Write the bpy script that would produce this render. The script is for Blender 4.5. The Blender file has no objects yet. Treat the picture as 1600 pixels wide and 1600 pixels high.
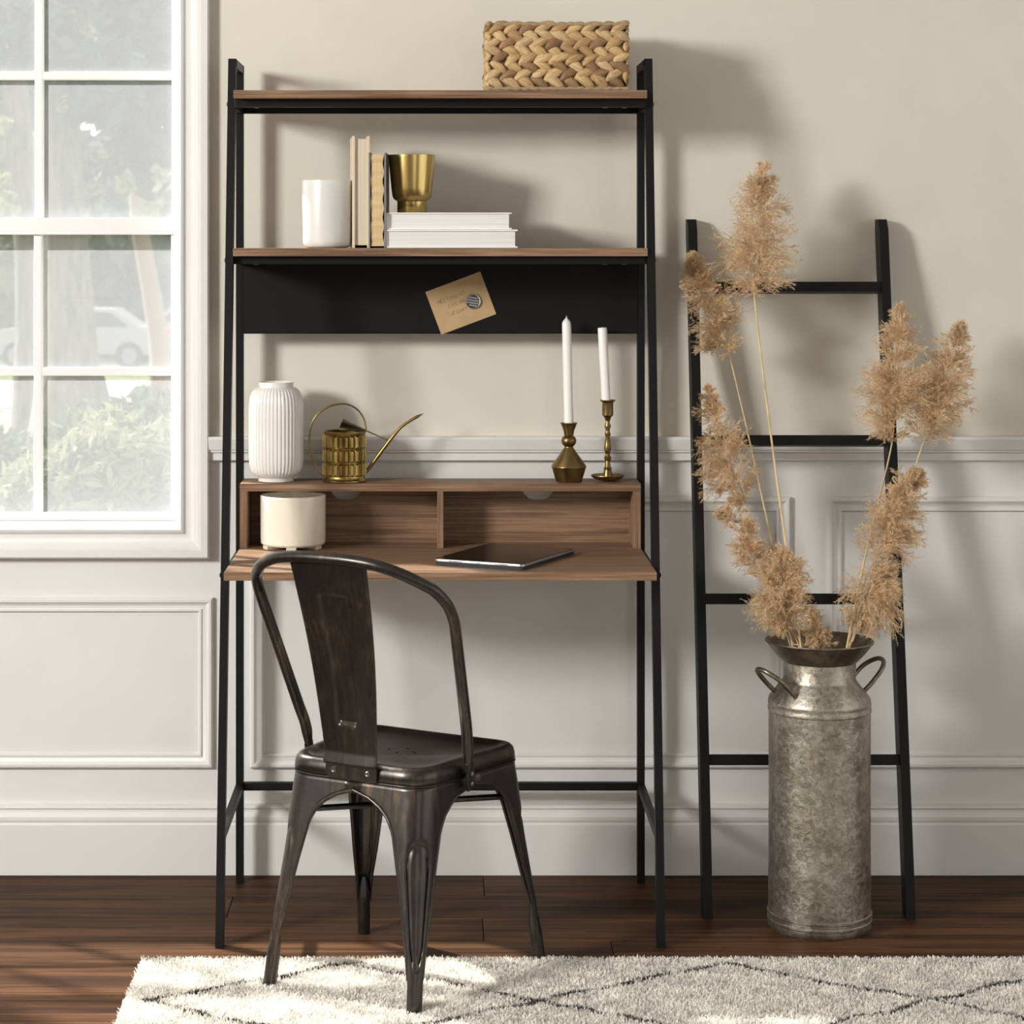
import bpy, bmesh, math, random
import numpy as np
from mathutils import Vector, Matrix

random.seed(7)
rng = np.random.default_rng(11)
PI = math.pi
scene = bpy.context.scene
C = scene.collection

# ------------------------------------------------------------------ camera
F_PX, CX, CY, EYE = 3616.0, 688.0, 380.0, 1.3945       # focal length and principal point in a 1600 px frame
cam_d = bpy.data.cameras.new('camera')
cam_d.sensor_width = 36.0
cam_d.lens = F_PX / 1600 * 36
cam_d.shift_x = (800 - CX) / 1600
cam_d.shift_y = (CY - 800) / 1600
cam_d.clip_end = 500
cam_d.dof.use_dof = True
cam_d.dof.focus_distance = 4.85
cam_d.dof.aperture_fstop = 10.0
cam = bpy.data.objects.new('camera', cam_d)
cam.location = (0, 0, EYE)
cam.rotation_euler = (PI / 2, 0, 0)
C.objects.link(cam)
scene.camera = cam

# ------------------------------------------------------------------ world, sun, lamps, exposure
world = bpy.data.worlds.new('sky')
world.use_nodes = True
bgn = world.node_tree.nodes['Background']
bgn.inputs['Color'].default_value = (1.0, 0.992, 0.975, 1)
bgn.inputs['Strength'].default_value = 1.75
scene.world = world

sun_d = bpy.data.lights.new('sun', 'SUN')
sun_d.energy = 15.0
sun_d.angle = math.radians(1.6)
sun_d.color = (1.0, 0.96, 0.90)
sun = bpy.data.objects.new('sun', sun_d)
sun_dir = Vector((0.80 * 0.73, -0.60 * 0.73, -0.683))   # travels to the right, towards the camera, and down
sun.rotation_euler = sun_dir.to_track_quat('-Z', 'Y').to_euler()
sun.location = (-6, 9, 8)
C.objects.link(sun)

key_d = bpy.data.lights.new('softbox_lamp', 'AREA')
key_d.shape = 'RECTANGLE'
key_d.size = 0.9
key_d.size_y = 0.9
key_d.energy = 318
key_d.color = (1.0, 0.985, 0.955)
key = bpy.data.objects.new('softbox_lamp', key_d)
key.location = (-4.0, 1.05, 2.55)
key.rotation_euler = (Vector((0.2, 5.0, 0.9)) - key.location).to_track_quat('-Z', 'Y').to_euler()
C.objects.link(key)

vs = scene.view_settings
vs.view_transform = 'Standard'
vs.look = 'None'
vs.exposure = 0.0
vs.gamma = 1.0
vs.use_curve_mapping = False
scene.cycles.max_bounces = 10
scene.cycles.diffuse_bounces = 6
scene.cycles.transparent_max_bounces = 12
scene.cycles.use_denoising = True
scene.cycles.sample_clamp_indirect = 6


# ------------------------------------------------------------------ helpers
def at(px, py, Y):
    """a point of the place that stands at depth Y"""
    return Vector(((px - CX) * Y / F_PX, Y, EYE - (py - CY) * Y / F_PX))


class MB:
    def __init__(self):
        self.v, self.f, self.m = [], [], []

    def add(self, vs_, fs_, mi=0):
        o = len(self.v)
        self.v.extend([tuple(p) for p in vs_])
        self.f.extend([tuple(i + o for i in f) for f in fs_])
        self.m.extend([mi] * len(fs_))
        return self

    def box(self, x0, x1, y0, y1, z0, z1, b=0.0, mi=0, M=None):
        if b > 0:
            bm = bmesh.new()
            bmesh.ops.create_cube(bm, size=1)
            for v in bm.verts:
                v.co = Vector((x0 + (v.co.x + .5) * (x1 - x0), y0 + (v.co.y + .5) * (y1 - y0), z0 + (v.co.z + .5) * (z1 - z0)))
            bmesh.ops.bevel(bm, geom=list(bm.edges), offset=b, segments=2, profile=0.6, affect='EDGES')
            vs_ = [v.co.copy() for v in bm.verts]
            fs_ = [[v.index for v in f.verts] for f in bm.faces]
            bm.free()
        else:
            vs_ = [Vector(p) for p in ((x0, y0, z0), (x1, y0, z0), (x1, y1, z0), (x0, y1, z0), (x0, y0, z1), (x1, y0, z1), (x1, y1, z1), (x0, y1, z1))]
            fs_ = [(0, 3, 2, 1), (4, 5, 6, 7), (0, 1, 5, 4), (1, 2, 6, 5), (2, 3, 7, 6), (3, 0, 4, 7)]
        if M is not None:
            vs_ = [M @ v for v in vs_]
        return self.add(vs_, fs_, mi)

    def bar(self, p, q, wx, wy, b=0.0, up=(0, 1, 0), mi=0):
        """rectangular bar from p to q; wy measured along `up`"""
        p, q = Vector(p), Vector(q)
        d = (q - p)
        L = d.length
        d.normalize()
        u = Vector(up)
        u = (u - d * u.dot(d)).normalized()
        s = u.cross(d).normalized()
        M = Matrix(((s.x, u.x, d.x, p.x), (s.y, u.y, d.y, p.y), (s.z, u.z, d.z, p.z), (0, 0, 0, 1)))
        return self.box(-wx / 2, wx / 2, -wy / 2, wy / 2, 0, L, b, mi, M)

    def lathe(self, prof, n=48, c=(0, 0), close=True, mi=0, flute=None, M=None):
        """prof: list of (r, z) from bottom to top"""
        vs_, fs_ = [], []
        for k, (r, z) in enumerate(prof):
            for i in range(n):
                a = 2 * PI * i / n
                rr = r * (flute(a, k, z) if flute else 1)
                vs_.append(Vector((c[0] + rr * math.cos(a), c[1] + rr * math.sin(a), z)))
        for k in range(len(prof) - 1):
            for i in range(n):
                j = (i + 1) % n
                fs_.append((k * n + i, k * n + j, (k + 1) * n + j, (k + 1) * n + i))
        if close:
            if prof[0][0] > 1e-5:
                fs_.append(tuple(reversed(range(n))))
            if prof[-1][0] > 1e-5:
                fs_.append(tuple((len(prof) - 1) * n + i for i in range(n)))
        if M is not None:
            vs_ = [M @ v for v in vs_]
        return self.add(vs_, fs_, mi)

    def tube(self, pts, r, n=10, mi=0, closed=False, cap=True, squash=None):
        """r: number or list; pts smooth polyline"""
        pts = [Vector(p) for p in pts]
        N = len(pts)
        rs = r if isinstance(r, (list, tuple)) else [r] * N
        tan = []
        for i in range(N):
            a = pts[(i - 1) % N] if (closed or i > 0) else pts[i]
            b = pts[(i + 1) % N] if (closed or i < N - 1) else pts[i]
            t = (b - a)
            tan.append(t.normalized() if t.length > 1e-9 else Vector((0, 0, 1)))
        u = tan[0].orthogonal().normalized()
        vs_, fs_ = [], []
        for i in range(N):
            u = (u - tan[i] * u.dot(tan[i]))
            u = u.normalized() if u.length > 1e-6 else tan[i].orthogonal().normalized()
            w = tan[i].cross(u)
            for k in range(n):
                a = 2 * PI * k / n
                vs_.append(pts[i] + (u * math.cos(a) + w * math.sin(a)) * rs[i])
        R = N if closed else N - 1
        for i in range(R):
            j = (i + 1) % N
            for k in range(n):
                l = (k + 1) % n
                fs_.append((i * n + k, i * n + l, j * n + l, j * n + k))
        if cap and not closed:
            fs_.append(tuple(reversed(range(n))))
            fs_.append(tuple((N - 1) * n + k for k in range(n)))
        return self.add(vs_, fs_, mi)

    def prism(self, poly, axis, a, b, mi=0, M=None):
        """poly: 2D outline extruded along axis ('x','y','z') from a to b"""
        def p3(p, h):
            if axis == 'x':
                return Vector((h, p[0], p[1]))
            if axis == 'y':
                return Vector((p[0], h, p[1]))
            return Vector((p[0], p[1], h))
        n = len(poly)
        vs_ = [p3(p, a) for p in poly] + [p3(p, b) for p in poly]
        fs_ = [tuple(reversed(range(n))), tuple(range(n, 2 * n))]
        for i in range(n):
            j = (i + 1) % n
            fs_.append((i, j, n + j, n + i))
        if M is not None:
            vs_ = [M @ v for v in vs_]
        return self.add(vs_, fs_, mi)

    def grid(self, P, mi=0, wrap=False):
        """P[i][j] points -> quads"""
        nu, nv = len(P), len(P[0])
        vs_ = [p for row in P for p in row]
        fs_ = []
        for i in range(nu - 1):
            for j in range(nv if wrap else nv - 1):
                k = (j + 1) % nv
                fs_.append((i * nv + j, i * nv + k, (i + 1) * nv + k, (i + 1) * nv + j))
        return self.add(vs_, fs_, mi)

    def moulding(self, x0, x1, z0, z1, Y, prof, mi=0):
        """mitred picture-frame moulding; prof = (distance in from the outer edge, height off the wall)"""
        rings = []
        for d, h in prof:
            rings.append([Vector((x0 + d, Y - h, z0 + d)), Vector((x1 - d, Y - h, z0 + d)), Vector((x1 - d, Y - h, z1 - d)), Vector((x0 + d, Y - h, z1 - d))])
        # separate vertices for each of the four runs keep the mitres crisp
        for s in range(4):
            t = (s + 1) % 4
            self.grid([[r[s], r[t]] for r in rings], mi)
        return self

    def build(self, name, mats, parent=None, smooth=None, solid=0.0, world=False, kind=None):
        me = bpy.data.meshes.new(name)
        vv = self.v
        if world and parent is not None:
            o = root_loc(parent)
            vv = [(p[0] - o[0], p[1] - o[1], p[2] - o[2]) for p in vv]
        me.from_pydata(vv, [], self.f)
        for m in (mats if isinstance(mats, (list, tuple)) else [mats]):
            me.materials.append(m)
        if any(self.m):
            me.polygons.foreach_set('material_index', self.m)
        bm = bmesh.new()
        bm.from_mesh(me)
        if smooth is not None:
            bmesh.ops.remove_doubles(bm, verts=bm.verts, dist=1e-6)
        bmesh.ops.recalc_face_normals(bm, faces=bm.faces)
        bm.to_mesh(me)
        bm.free()
        if smooth is not None:
            me.polygons.foreach_set('use_smooth', [True] * len(me.polygons))
            me.set_sharp_from_angle(angle=math.radians(smooth))
        me.update()
        return link(name, me, parent, solid, kind)


def link(name, me, parent=None, solid=0.0, kind=None):
    ob = bpy.data.objects.new(name, me)
    C.objects.link(ob)
    if parent is not None:
        ob.parent = parent
    if solid:
        md = ob.modifiers.new('thickness', 'SOLIDIFY')
        md.thickness = abs(solid)
        md.offset = -1 if solid > 0 else 1
    if kind:
        ob['kind'] = kind
    return ob


def root_loc(o):
    v = Vector((0, 0, 0))
    while o is not None:
        v += Vector(o.location)
        o = o.parent
    return v


def thing(name, label, cat, loc=(0, 0, 0), rotz=0, group=None):
    o = bpy.data.objects.new(name, None)
    o.empty_display_size = 0.05
    o.location = loc
    o.rotation_euler = (0, 0, rotz)
    C.objects.link(o)
    return tag(o, label, cat, group)


def tag(o, label, cat, group=None):
    o['label'] = label
    o['category'] = cat
    if group:
        o['group'] = group
    return o


def quads_mesh(name, V, mats, mi=None):
    """V: (n,4,3) array of quads -> mesh"""
    n = V.shape[0]
    me = bpy.data.meshes.new(name)
    me.vertices.add(n * 4)
    me.vertices.foreach_set('co', V.reshape(-1).astype(np.float32))
    me.loops.add(n * 4)
    me.loops.foreach_set('vertex_index', np.arange(n * 4, dtype=np.int32))
    me.polygons.add(n)
    me.polygons.foreach_set('loop_start', np.arange(0, n * 4, 4, dtype=np.int32))
    for m in mats:
        me.materials.append(m)
    if mi is not None:
        me.polygons.foreach_set('material_index', np.asarray(mi, dtype=np.int32))
    me.update(calc_edges=True)
    return me


def smooth_path(pts, n=8, closed=False):
    """Catmull-Rom through pts"""
    pts = [Vector(p) for p in pts]
    N = len(pts)
    out = []
    for i in range(N if closed else N - 1):
        p1, p2 = pts[i], pts[(i + 1) % N]
        p0 = pts[(i - 1) % N] if (closed or i > 0) else p1 * 2 - p2
        p3 = pts[(i + 2) % N] if (closed or i < N - 2) else p2 * 2 - p1
        for k in range(n):
            t = k / n
            out.append(0.5 * ((2 * p1) + (p2 - p0) * t + (2 * p0 - 5 * p1 + 4 * p2 - p3) * t * t + (3 * p1 - p0 - 3 * p2 + p3) * t ** 3))
    if not closed:
        out.append(pts[-1])
    return out


# ------------------------------------------------------------------ materials
def mat(name, color=(0.8, 0.8, 0.8), rough=0.5, metal=0.0, spec=0.5):
    m = bpy.data.materials.new(name)
    m.use_nodes = True
    b = m.node_tree.nodes['Principled BSDF']
    b.inputs['Base Color'].default_value = (*color, 1)
    b.inputs['Roughness'].default_value = rough
    b.inputs['Metallic'].default_value = metal
    b.inputs['Specular IOR Level'].default_value = spec
    return m


def N(m, t, **kw):
    n = m.node_tree.nodes.new(t)
    for k, v in kw.items():
        setattr(n, k, v)
    return n


def L(m, a, b):
    m.node_tree.links.new(a, b)


def bsdf(m):
    return m.node_tree.nodes['Principled BSDF']


def coords(m, scale=(1, 1, 1), rand=False, rot=(0, 0, 0)):
    tc = N(m, 'ShaderNodeTexCoord')
    mp = N(m, 'ShaderNodeMapping')
    mp.inputs['Scale'].default_value = scale
    mp.inputs['Rotation'].default_value = rot
    L(m, tc.outputs['Object'], mp.inputs['Vector'])
    if rand:
        oi = N(m, 'ShaderNodeObjectInfo')
        ml = N(m, 'ShaderNodeMath', operation='MULTIPLY')
        ml.inputs[1].default_value = 37.0
        L(m, oi.outputs['Random'], ml.inputs[0])
        cb = N(m, 'ShaderNodeCombineXYZ')
        for k in range(3):
            L(m, ml.outputs[0], cb.inputs[k])
        L(m, cb.outputs[0], mp.inputs['Location'])
    return mp.outputs['Vector']


def noise(m, vec, scale, detail=4, rough=0.55, dist=0.0):
    n = N(m, 'ShaderNodeTexNoise')
    n.inputs['Scale'].default_value = scale
    n.inputs['Detail'].default_value = detail
    n.inputs['Roughness'].default_value = rough
    n.inputs['Distortion'].default_value = dist
    L(m, vec, n.inputs['Vector'])
    return n.outputs['Fac']


def ramp(m, fac, stops):
    r = N(m, 'ShaderNodeValToRGB')
    e = r.color_ramp.elements
    while len(e) > 1:
        e.remove(e[-1])
    e[0].position, e[0].color = stops[0][0], (*stops[0][1], 1)
    for p, c in stops[1:]:
        x = e.new(p)
        x.color = (*c, 1)
    L(m, fac, r.inputs['Fac'])
    return r.outputs['Color']


def mixc(m, fac, a, b, blend='MIX'):
    x = N(m, 'ShaderNodeMix', data_type='RGBA', blend_type=blend)
    if isinstance(fac, (int, float)):
        x.inputs[0].default_value = fac
    else:
        L(m, fac, x.inputs[0])
    for i, s in ((6, a), (7, b)):
        if isinstance(s, tuple):
            x.inputs[i].default_value = (*s, 1)
        else:
            L(m, s, x.inputs[i])
    return x.outputs[2]


def bump(m, h, strength=0.2, dist=0.002):
    b = N(m, 'ShaderNodeBump')
    b.inputs['Strength'].default_value = strength
    b.inputs['Distance'].default_value = dist
    L(m, h, b.inputs['Height'])
    L(m, b.outputs['Normal'], bsdf(m).inputs['Normal'])


def setcol(m, c):
    L(m, c, bsdf(m).inputs['Base Color'])


def setrough(m, fac, lo, hi):
    mr = N(m, 'ShaderNodeMapRange')
    mr.inputs['To Min'].default_value = lo
    mr.inputs['To Max'].default_value = hi
    L(m, fac, mr.inputs['Value'])
    L(m, mr.outputs[0], bsdf(m).inputs['Roughness'])


def paint(name, col, rough, amt=0.03, sc=5.0):
    m = mat(name, col, rough)
    v = coords(m)
    n1 = noise(m, v, sc, 5)
    setcol(m, ramp(m, n1, [(0.3, tuple(c * (1 - amt) for c in col)), (0.7, tuple(min(1, c * (1 + amt)) for c in col))]))
    bump(m, noise(m, v, 260, 2), 0.06, 0.0006)
    return m


M_wall = paint('beige_wall_paint', (0.635, 0.60, 0.525), 0.75)
M_white = paint('white_trim_paint', (0.675, 0.668, 0.648), 0.42, 0.02)
M_ceil = paint('ceiling_paint', (0.82, 0.81, 0.79), 0.9, 0.01)
M_room = paint('side_wall_paint', (0.58, 0.54, 0.47), 0.8)
M_sash = paint('white_window_paint', (0.76, 0.765, 0.76), 0.4, 0.01)


def wood(name, axis, dark, mid, light, rough=0.45, scale=1.0):
    """long grain along `axis` (0 x, 1 y, 2 z)"""
    m = mat(name, mid, rough)
    s = [26 * scale] * 3
    s[axis] = 1.1 * scale
    v = coords(m, tuple(s), rand=True)
    n1 = noise(m, v, 2.2, 6, 0.62, 0.35)
    s2 = [150 * scale] * 3
    s2[axis] = 3.0 * scale
    v2 = coords(m, tuple(s2), rand=True)
    n2 = noise(m, v2, 1.6, 4, 0.6)
    c1 = ramp(m, n1, [(0.28, dark), (0.47, mid), (0.56, light), (0.72, mid)])
    c2 = ramp(m, n2, [(0.36, (0.46, 0.42, 0.39)), (0.56, (1.04, 1.03, 1.02))])
    setcol(m, mixc(m, 0.75, c1, c2, 'MULTIPLY'))
    bsdf(m).inputs['Specular IOR Level'].default_value = 0.3
    setrough(m, n2, rough - .08, rough + .12)
    bump(m, n2, 0.15, 0.0006)
    return m


WD, WM, WL = (0.125, 0.072, 0.042), (0.225, 0.134, 0.080), (0.29, 0.180, 0.112)
M_wood = wood('walnut_laminate', 0, WD, WM, WL)
M_woodz = wood('walnut_laminate_upright', 2, WD, WM, WL)
M_floor = wood('dark_floor_plank', 0, (0.024, 0.011, 0.0055), (0.062, 0.029, 0.0135), (0.112, 0.055, 0.025), 0.50, 0.55)
bsdf(M_floor).inputs['Specular IOR Level'].default_value = 0.07
# planks differ a little from one to the next
_oi = N(M_floor, 'ShaderNodeObjectInfo')
_c = bsdf(M_floor).inputs['Base Color'].links[0].from_socket
setcol(M_floor, mixc(M_floor, 0.8, _c, ramp(M_floor, _oi.outputs['Random'], [(0, (0.62, 0.6, 0.58)), (0.5, (0.95, 0.93, 0.9)), (1, (1.25, 1.2, 1.15))]), 'MULTIPLY'))
M_gap = mat('dark_floor_gap', (0.012, 0.008, 0.005), 0.8)


def blackmetal(name, col, rough):
    m = mat(name, col, rough, 0.0, 0.20)
    v = coords(m)
    bump(m, noise(m, v, 900, 2), 0.12, 0.0003)
    return m


M_black = blackmetal('black_powder_coat', (0.006, 0.006, 0.006), 0.45)
M_board = blackmetal('black_board_coat', (0.005, 0.005, 0.005), 0.5)
M_bolt = mat('bolt_steel', (0.16, 0.15, 0.14), 0.35, 0.9)

# gunmetal with rubbed copper streaks
M_chair = mat('rubbed_gunmetal', (0.05, 0.045, 0.04), 0.36, 0.85)
_v = coords(M_chair, (60, 60, 2.2))
_n = noise(M_chair, _v, 2.0, 6, 0.65)
_v2 = coords(M_chair, (1, 1, 1))
_n2 = noise(M_chair, _v2, 9.0, 3)
_mm = N(M_chair, 'ShaderNodeMath', operation='MULTIPLY')
L(M_chair, _n, _mm.inputs[0])
L(M_chair, _n2, _mm.inputs[1])
setcol(M_chair, ramp(M_chair, _mm.outputs[0], [(0.20, (0.050, 0.047, 0.045)), (0.30, (0.066, 0.058, 0.051)), (0.37, (0.105, 0.078, 0.056)), (0.46, (0.17, 0.125, 0.09))]))
setrough(M_chair, _n, 0.20, 0.42)
bump(M_chair, _n, 0.05, 0.0005)

# galvanised steel with spangle
M_galv = mat('galvanised_steel', (0.5, 0.48, 0.44), 0.4, 0.92)
_v = coords(M_galv, (1, 1, 1))
_vo = N(M_galv, 'ShaderNodeTexVoronoi')
_vo.inputs['Scale'].default_value = 130
_vn = N(M_galv, 'ShaderNodeTexNoise')
_vn.inputs['Scale'].default_value = 60
L(M_galv, _v, _vn.inputs['Vector'])
_mx = N(M_galv, 'ShaderNodeMix', data_type='VECTOR')
_mx.inputs[0].default_value = 0.03
L(M_galv, _v, _mx.inputs[4])
L(M_galv, _vn.outputs['Color'], _mx.inputs[5])
L(M_galv, _mx.outputs[1], _vo.inputs['Vector'])
_bw = N(M_galv, 'ShaderNodeRGBToBW')
L(M_galv, _vo.outputs['Color'], _bw.inputs[0])
_sp = ramp(M_galv, _bw.outputs[0], [(0.1, (0.30, 0.28, 0.245)), (0.5, (0.37, 0.35, 0.31)), (0.9, (0.47, 0.445, 0.395))])
_ag = noise(M_galv, _v, 14, 5, 0.65)
setcol(M_galv, mixc(M_galv, 1.0, _sp, ramp(M_galv, _ag, [(0.32, (0.62, 0.57, 0.48)), (0.6, (1, 0.98, 0.94))]), 'MULTIPLY'))
setrough(M_galv, _bw.outputs[0], 0.36, 0.50)
_ag2 = noise(M_galv, _v, 42, 4, 0.6)
bump(M_galv, _ag2, 0.45, 0.004)
M_galvdark = mat('aged_steel_rim', (0.20, 0.165, 0.12), 0.4, 0.9)
_v = coords(M_galvdark)
setcol(M_galvdark, ramp(M_galvdark, noise(M_galvdark, _v, 40, 4), [(0.3, (0.12, 0.095, 0.07)), (0.7, (0.28, 0.24, 0.18))]))


def brass(name, lo, hi, r0, r1, sc=30, ax=(1, 1, 1)):
    m = mat(name, hi, r0, 1.0)
    v = coords(m, ax)
    n = noise(m, v, sc, 4)
    setcol(m, ramp(m, n, [(0.3, lo), (0.7, hi)]))
    setrough(m, n, r0, r1)
    return m


M_gold = brass('brushed_gold', (0.46, 0.33, 0.12), (0.56, 0.42, 0.17), 0.20, 0.30, 6, (40, 40, 1))
M_brass = brass('aged_brass', (0.21, 0.145, 0.045), (0.40, 0.285, 0.105), 0.24, 0.38)
M_bronze = brass('dull_bronze', (0.17, 0.115, 0.045), (0.30, 0.21, 0.085), 0.28, 0.42)
M_brassdark = brass('tarnished_brass', (0.055, 0.045, 0.02), (0.11, 0.085, 0.04), 0.35, 0.5)


def ceramic(name, col, rough=0.18):
    m = mat(name, col, rough)
    bsdf(m).inputs['Coat Weight'].default_value = 0.3
    bsdf(m).inputs['Coat Roughness'].default_value = 0.08
    v = coords(m)
    setcol(m, ramp(m, noise(m, v, 20, 3), [(0.3, tuple(c * 0.97 for c in col)), (0.7, col)]))
    return m


M_vase = ceramic('white_ceramic', (0.74, 0.725, 0.69), 0.22)
M_pot = ceramic('cream_ceramic', (0.78, 0.73, 0.62), 0.2)
M_potfoot = mat('unglazed_clay', (0.62, 0.55, 0.42), 0.8)
M_wax = mat('white_candle_wax', (0.86, 0.85, 0.82), 0.4)
bsdf(M_wax).inputs['Subsurface Weight'].default_value = 0.35
bsdf(M_wax).inputs['Subsurface Radius'].default_value = (0.008, 0.007, 0.005)
M_jarglass = mat('frosted_white_glass', (0.82, 0.82, 0.79), 0.30)
bsdf(M_jarglass).inputs['Transmission Weight'].default_value = 0.30
bsdf(M_jarglass).inputs['Subsurface Weight'].default_value = 0.6
bsdf(M_jarglass).inputs['Subsurface Radius'].default_value = (0.02, 0.02, 0.018)
M_jarwax = mat('cream_wax', (0.85, 0.76, 0.58), 0.5)
M_wick = mat('candle_wick', (0.45, 0.42, 0.38), 0.9)


def pagemat(name, col, axis):
    m = mat(name, col, 0.85)
    s = [1.0, 1.0, 1.0]
    s[axis] = 420.0
    v = coords(m, tuple(s))
    n = noise(m, v, 1.5, 3)
    setcol(m, ramp(m, n, [(0.3, tuple(c * 0.82 for c in col)), (0.6, col)]))
    return m


M_pagew = pagemat('white_pages', (0.74, 0.73, 0.72), 2)
M_pagec = pagemat('cream_pages', (0.66, 0.57, 0.44), 0)
M_pagey = pagemat('yellowed_deckle_pages', (0.62, 0.46, 0.25), 0)
M_coverw = mat('white_book_cover', (0.80, 0.79, 0.76), 0.5)
M_coverc = mat('linen_book_cover', (0.64, 0.53, 0.40), 0.8)
M_coverg = mat('grey_book_cover', (0.20, 0.19, 0.18), 0.7)
M_card = mat('kraft_card', (0.46, 0.32, 0.165), 0.85)
_v = coords(M_card)
setcol(M_card, ramp(M_card, noise(M_card, _v, 18, 4), [(0.3, (0.40, 0.275, 0.14)), (0.7, (0.49, 0.345, 0.185))]))
M_pencil = mat('pencil_line', (0.17, 0.125, 0.08), 0.8)
M_magnet = mat('magnet_rim', (0.55, 0.54, 0.52), 0.25, 1.0)
M_magface = mat('magnet_face_dark', (0.03, 0.03, 0.035), 0.4)
M_magband = mat('magnet_band', (0.33, 0.34, 0.36), 0.4)
M_screen = mat('tablet_screen', (0.004, 0.004, 0.005), 0.12, 0.0, 0.12)
M_tabbody = mat('tablet_aluminium', (0.36, 0.36, 0.38), 0.32, 0.9)
M_folio = mat('dark_folio', (0.02, 0.02, 0.022), 0.7)
M_slot = mat('dark_slot', (0.01, 0.01, 0.01), 0.6)


def strandmat(name):
    m = mat(name, (0.5, 0.35, 0.18), 0.6)
    oi = N(m, 'ShaderNodeObjectInfo')
    base = ramp(m, oi.outputs['Random'], [(0, (0.21, 0.115, 0.05)), (0.14, (0.27, 0.165, 0.085)), (0.25, (0.40, 0.25, 0.11)), (0.5, (0.53, 0.37, 0.18)), (0.75, (0.60, 0.44, 0.24)), (1.0, (0.45, 0.32, 0.18))])
    v = coords(m, (12, 90, 90), rand=True)
    n = noise(m, v, 4, 4)
    setcol(m, mixc(m, 0.85, base, ramp(m, n, [(0.3, (0.55, 0.48, 0.42)), (0.6, (1.1, 1.06, 1.0))]), 'MULTIPLY'))
    bump(m, n, 0.5, 0.001)
    return m


M_strand = strandmat('dried_hyacinth')
M_liner = mat('basket_core', (0.10, 0.06, 0.03), 0.9)
M_rope = mat('basket_rim', (0.33, 0.235, 0.13), 0.8)


def fibre(name, col, tr=0.35):
    m = mat(name, col, 0.85)
    nt = m.node_tree
    v = coords(m)
    c = ramp(m, noise(m, v, 30, 3), [(0.3, tuple(x * 0.8 for x in col)), (0.7, tuple(x * 1.15 for x in col))])
    setcol(m, c)
    t = N(m, 'ShaderNodeBsdfTranslucent')
    L(m, c, t.inputs['Color'])
    mx = N(m, 'ShaderNodeMixShader')
    mx.inputs[0].default_value = tr
    L(m, bsdf(m).outputs[0], mx.inputs[1])
    L(m, t.outputs[0], mx.inputs[2])
    L(m, mx.outputs[0], nt.nodes['Material Output'].inputs['Surface'])
    return m


M_plume = fibre('dry_plume', (0.78, 0.605, 0.395), 0.30)
M_stem = fibre('dry_stem', (0.62, 0.47, 0.26), 0.0)
M_pile = fibre('cream_rug_pile', (0.86, 0.835, 0.78), 0.22)
M_piled = fibre('charcoal_rug_pile', (0.055, 0.045, 0.045), 0.0)
M_rugback = mat('rug_backing', (0.60, 0.57, 0.51), 0.95)

# outdoors
M_lawn = mat('lawn', (0.12, 0.2, 0.05), 0.9)
_v = coords(M_lawn)
setcol(M_lawn, ramp(M_lawn, noise(M_lawn, _v, 0.5, 5), [(0.3, (0.06, 0.085, 0.03)), (0.7, (0.16, 0.17, 0.08))]))
M_road = mat('pale_road', (0.21, 0.20, 0.195), 0.9)
M_bark = mat('bark', (0.12, 0.10, 0.085), 0.95)
_v = coords(M_bark, (6, 6, 1))
_n = noise(M_bark, _v, 3, 6)
setcol(M_bark, ramp(M_bark, _n, [(0.3, (0.05, 0.042, 0.037)), (0.7, (0.17, 0.145, 0.125))]))
bump(M_bark, _n, 0.8, 0.05)
M_bark2 = mat('ruddy_bark', (0.20, 0.14, 0.10), 0.95)
M_leafd = fibre('dark_leaves', (0.05, 0.06, 0.045), 0.3)
M_leafm = fibre('mid_leaves', (0.075, 0.092, 0.055), 0.3)
M_leafl = fibre('yellow_green_leaves', (0.17, 0.18, 0.09), 0.35)
M_leafy = fibre('sunlit_yellow_leaves', (0.26, 0.26, 0.13), 0.4)  # sun on the leaves put into a paler yellow colour
M_carpaint = mat('white_car_paint', (0.20, 0.20, 0.20), 0.25)
M_carglass = mat('dark_car_glass', (0.03, 0.035, 0.04), 0.1)
M_tyre = mat('tyre', (0.02, 0.02, 0.02), 0.8)
M_hub = mat('wheel_hub', (0.16, 0.16, 0.16), 0.6, 0.0)
M_tail = mat('red_tail_lamp', (0.5, 0.03, 0.02), 0.3)

# clear glass with a pale scattering veil added to imitate the washed-out view outside
M_pane = bpy.data.materials.new('glare_veil_glass')
M_pane.use_nodes = True
_nt = M_pane.node_tree
_nt.nodes.remove(_nt.nodes['Principled BSDF'])
_tr = N(M_pane, 'ShaderNodeBsdfTransparent')
_tl = N(M_pane, 'ShaderNodeBsdfTranslucent')
_tl.inputs['Color'].default_value = (0.80, 0.83, 0.875, 1)
_m1 = N(M_pane, 'ShaderNodeMixShader')
_m1.inputs[0].default_value = 0.23
L(M_pane, _tr.outputs[0], _m1.inputs[1])
L(M_pane, _tl.outputs[0], _m1.inputs[2])
_gl = N(M_pane, 'ShaderNodeBsdfGlossy')
_gl.inputs['Roughness'].default_value = 0.03
_m2 = N(M_pane, 'ShaderNodeMixShader')
_m2.inputs[0].default_value = 0.04
L(M_pane, _m1.outputs[0], _m2.inputs[1])
L(M_pane, _gl.outputs[0], _m2.inputs[2])
L(M_pane, _m2.outputs[0], _nt.nodes['Material Output'].inputs['Surface'])

# ------------------------------------------------------------------ room shell
WALL = 5.12
XL, XR, YR, ZC = -5.0, 3.7, -1.6, 2.9
OX0, OX1, OZ0, OZ1 = -2.148, -0.572, 0.762, 2.118       # window opening
RAIL_Z = 0.945


def struct(o):
    o['kind'] = 'structure'
    return o


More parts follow.
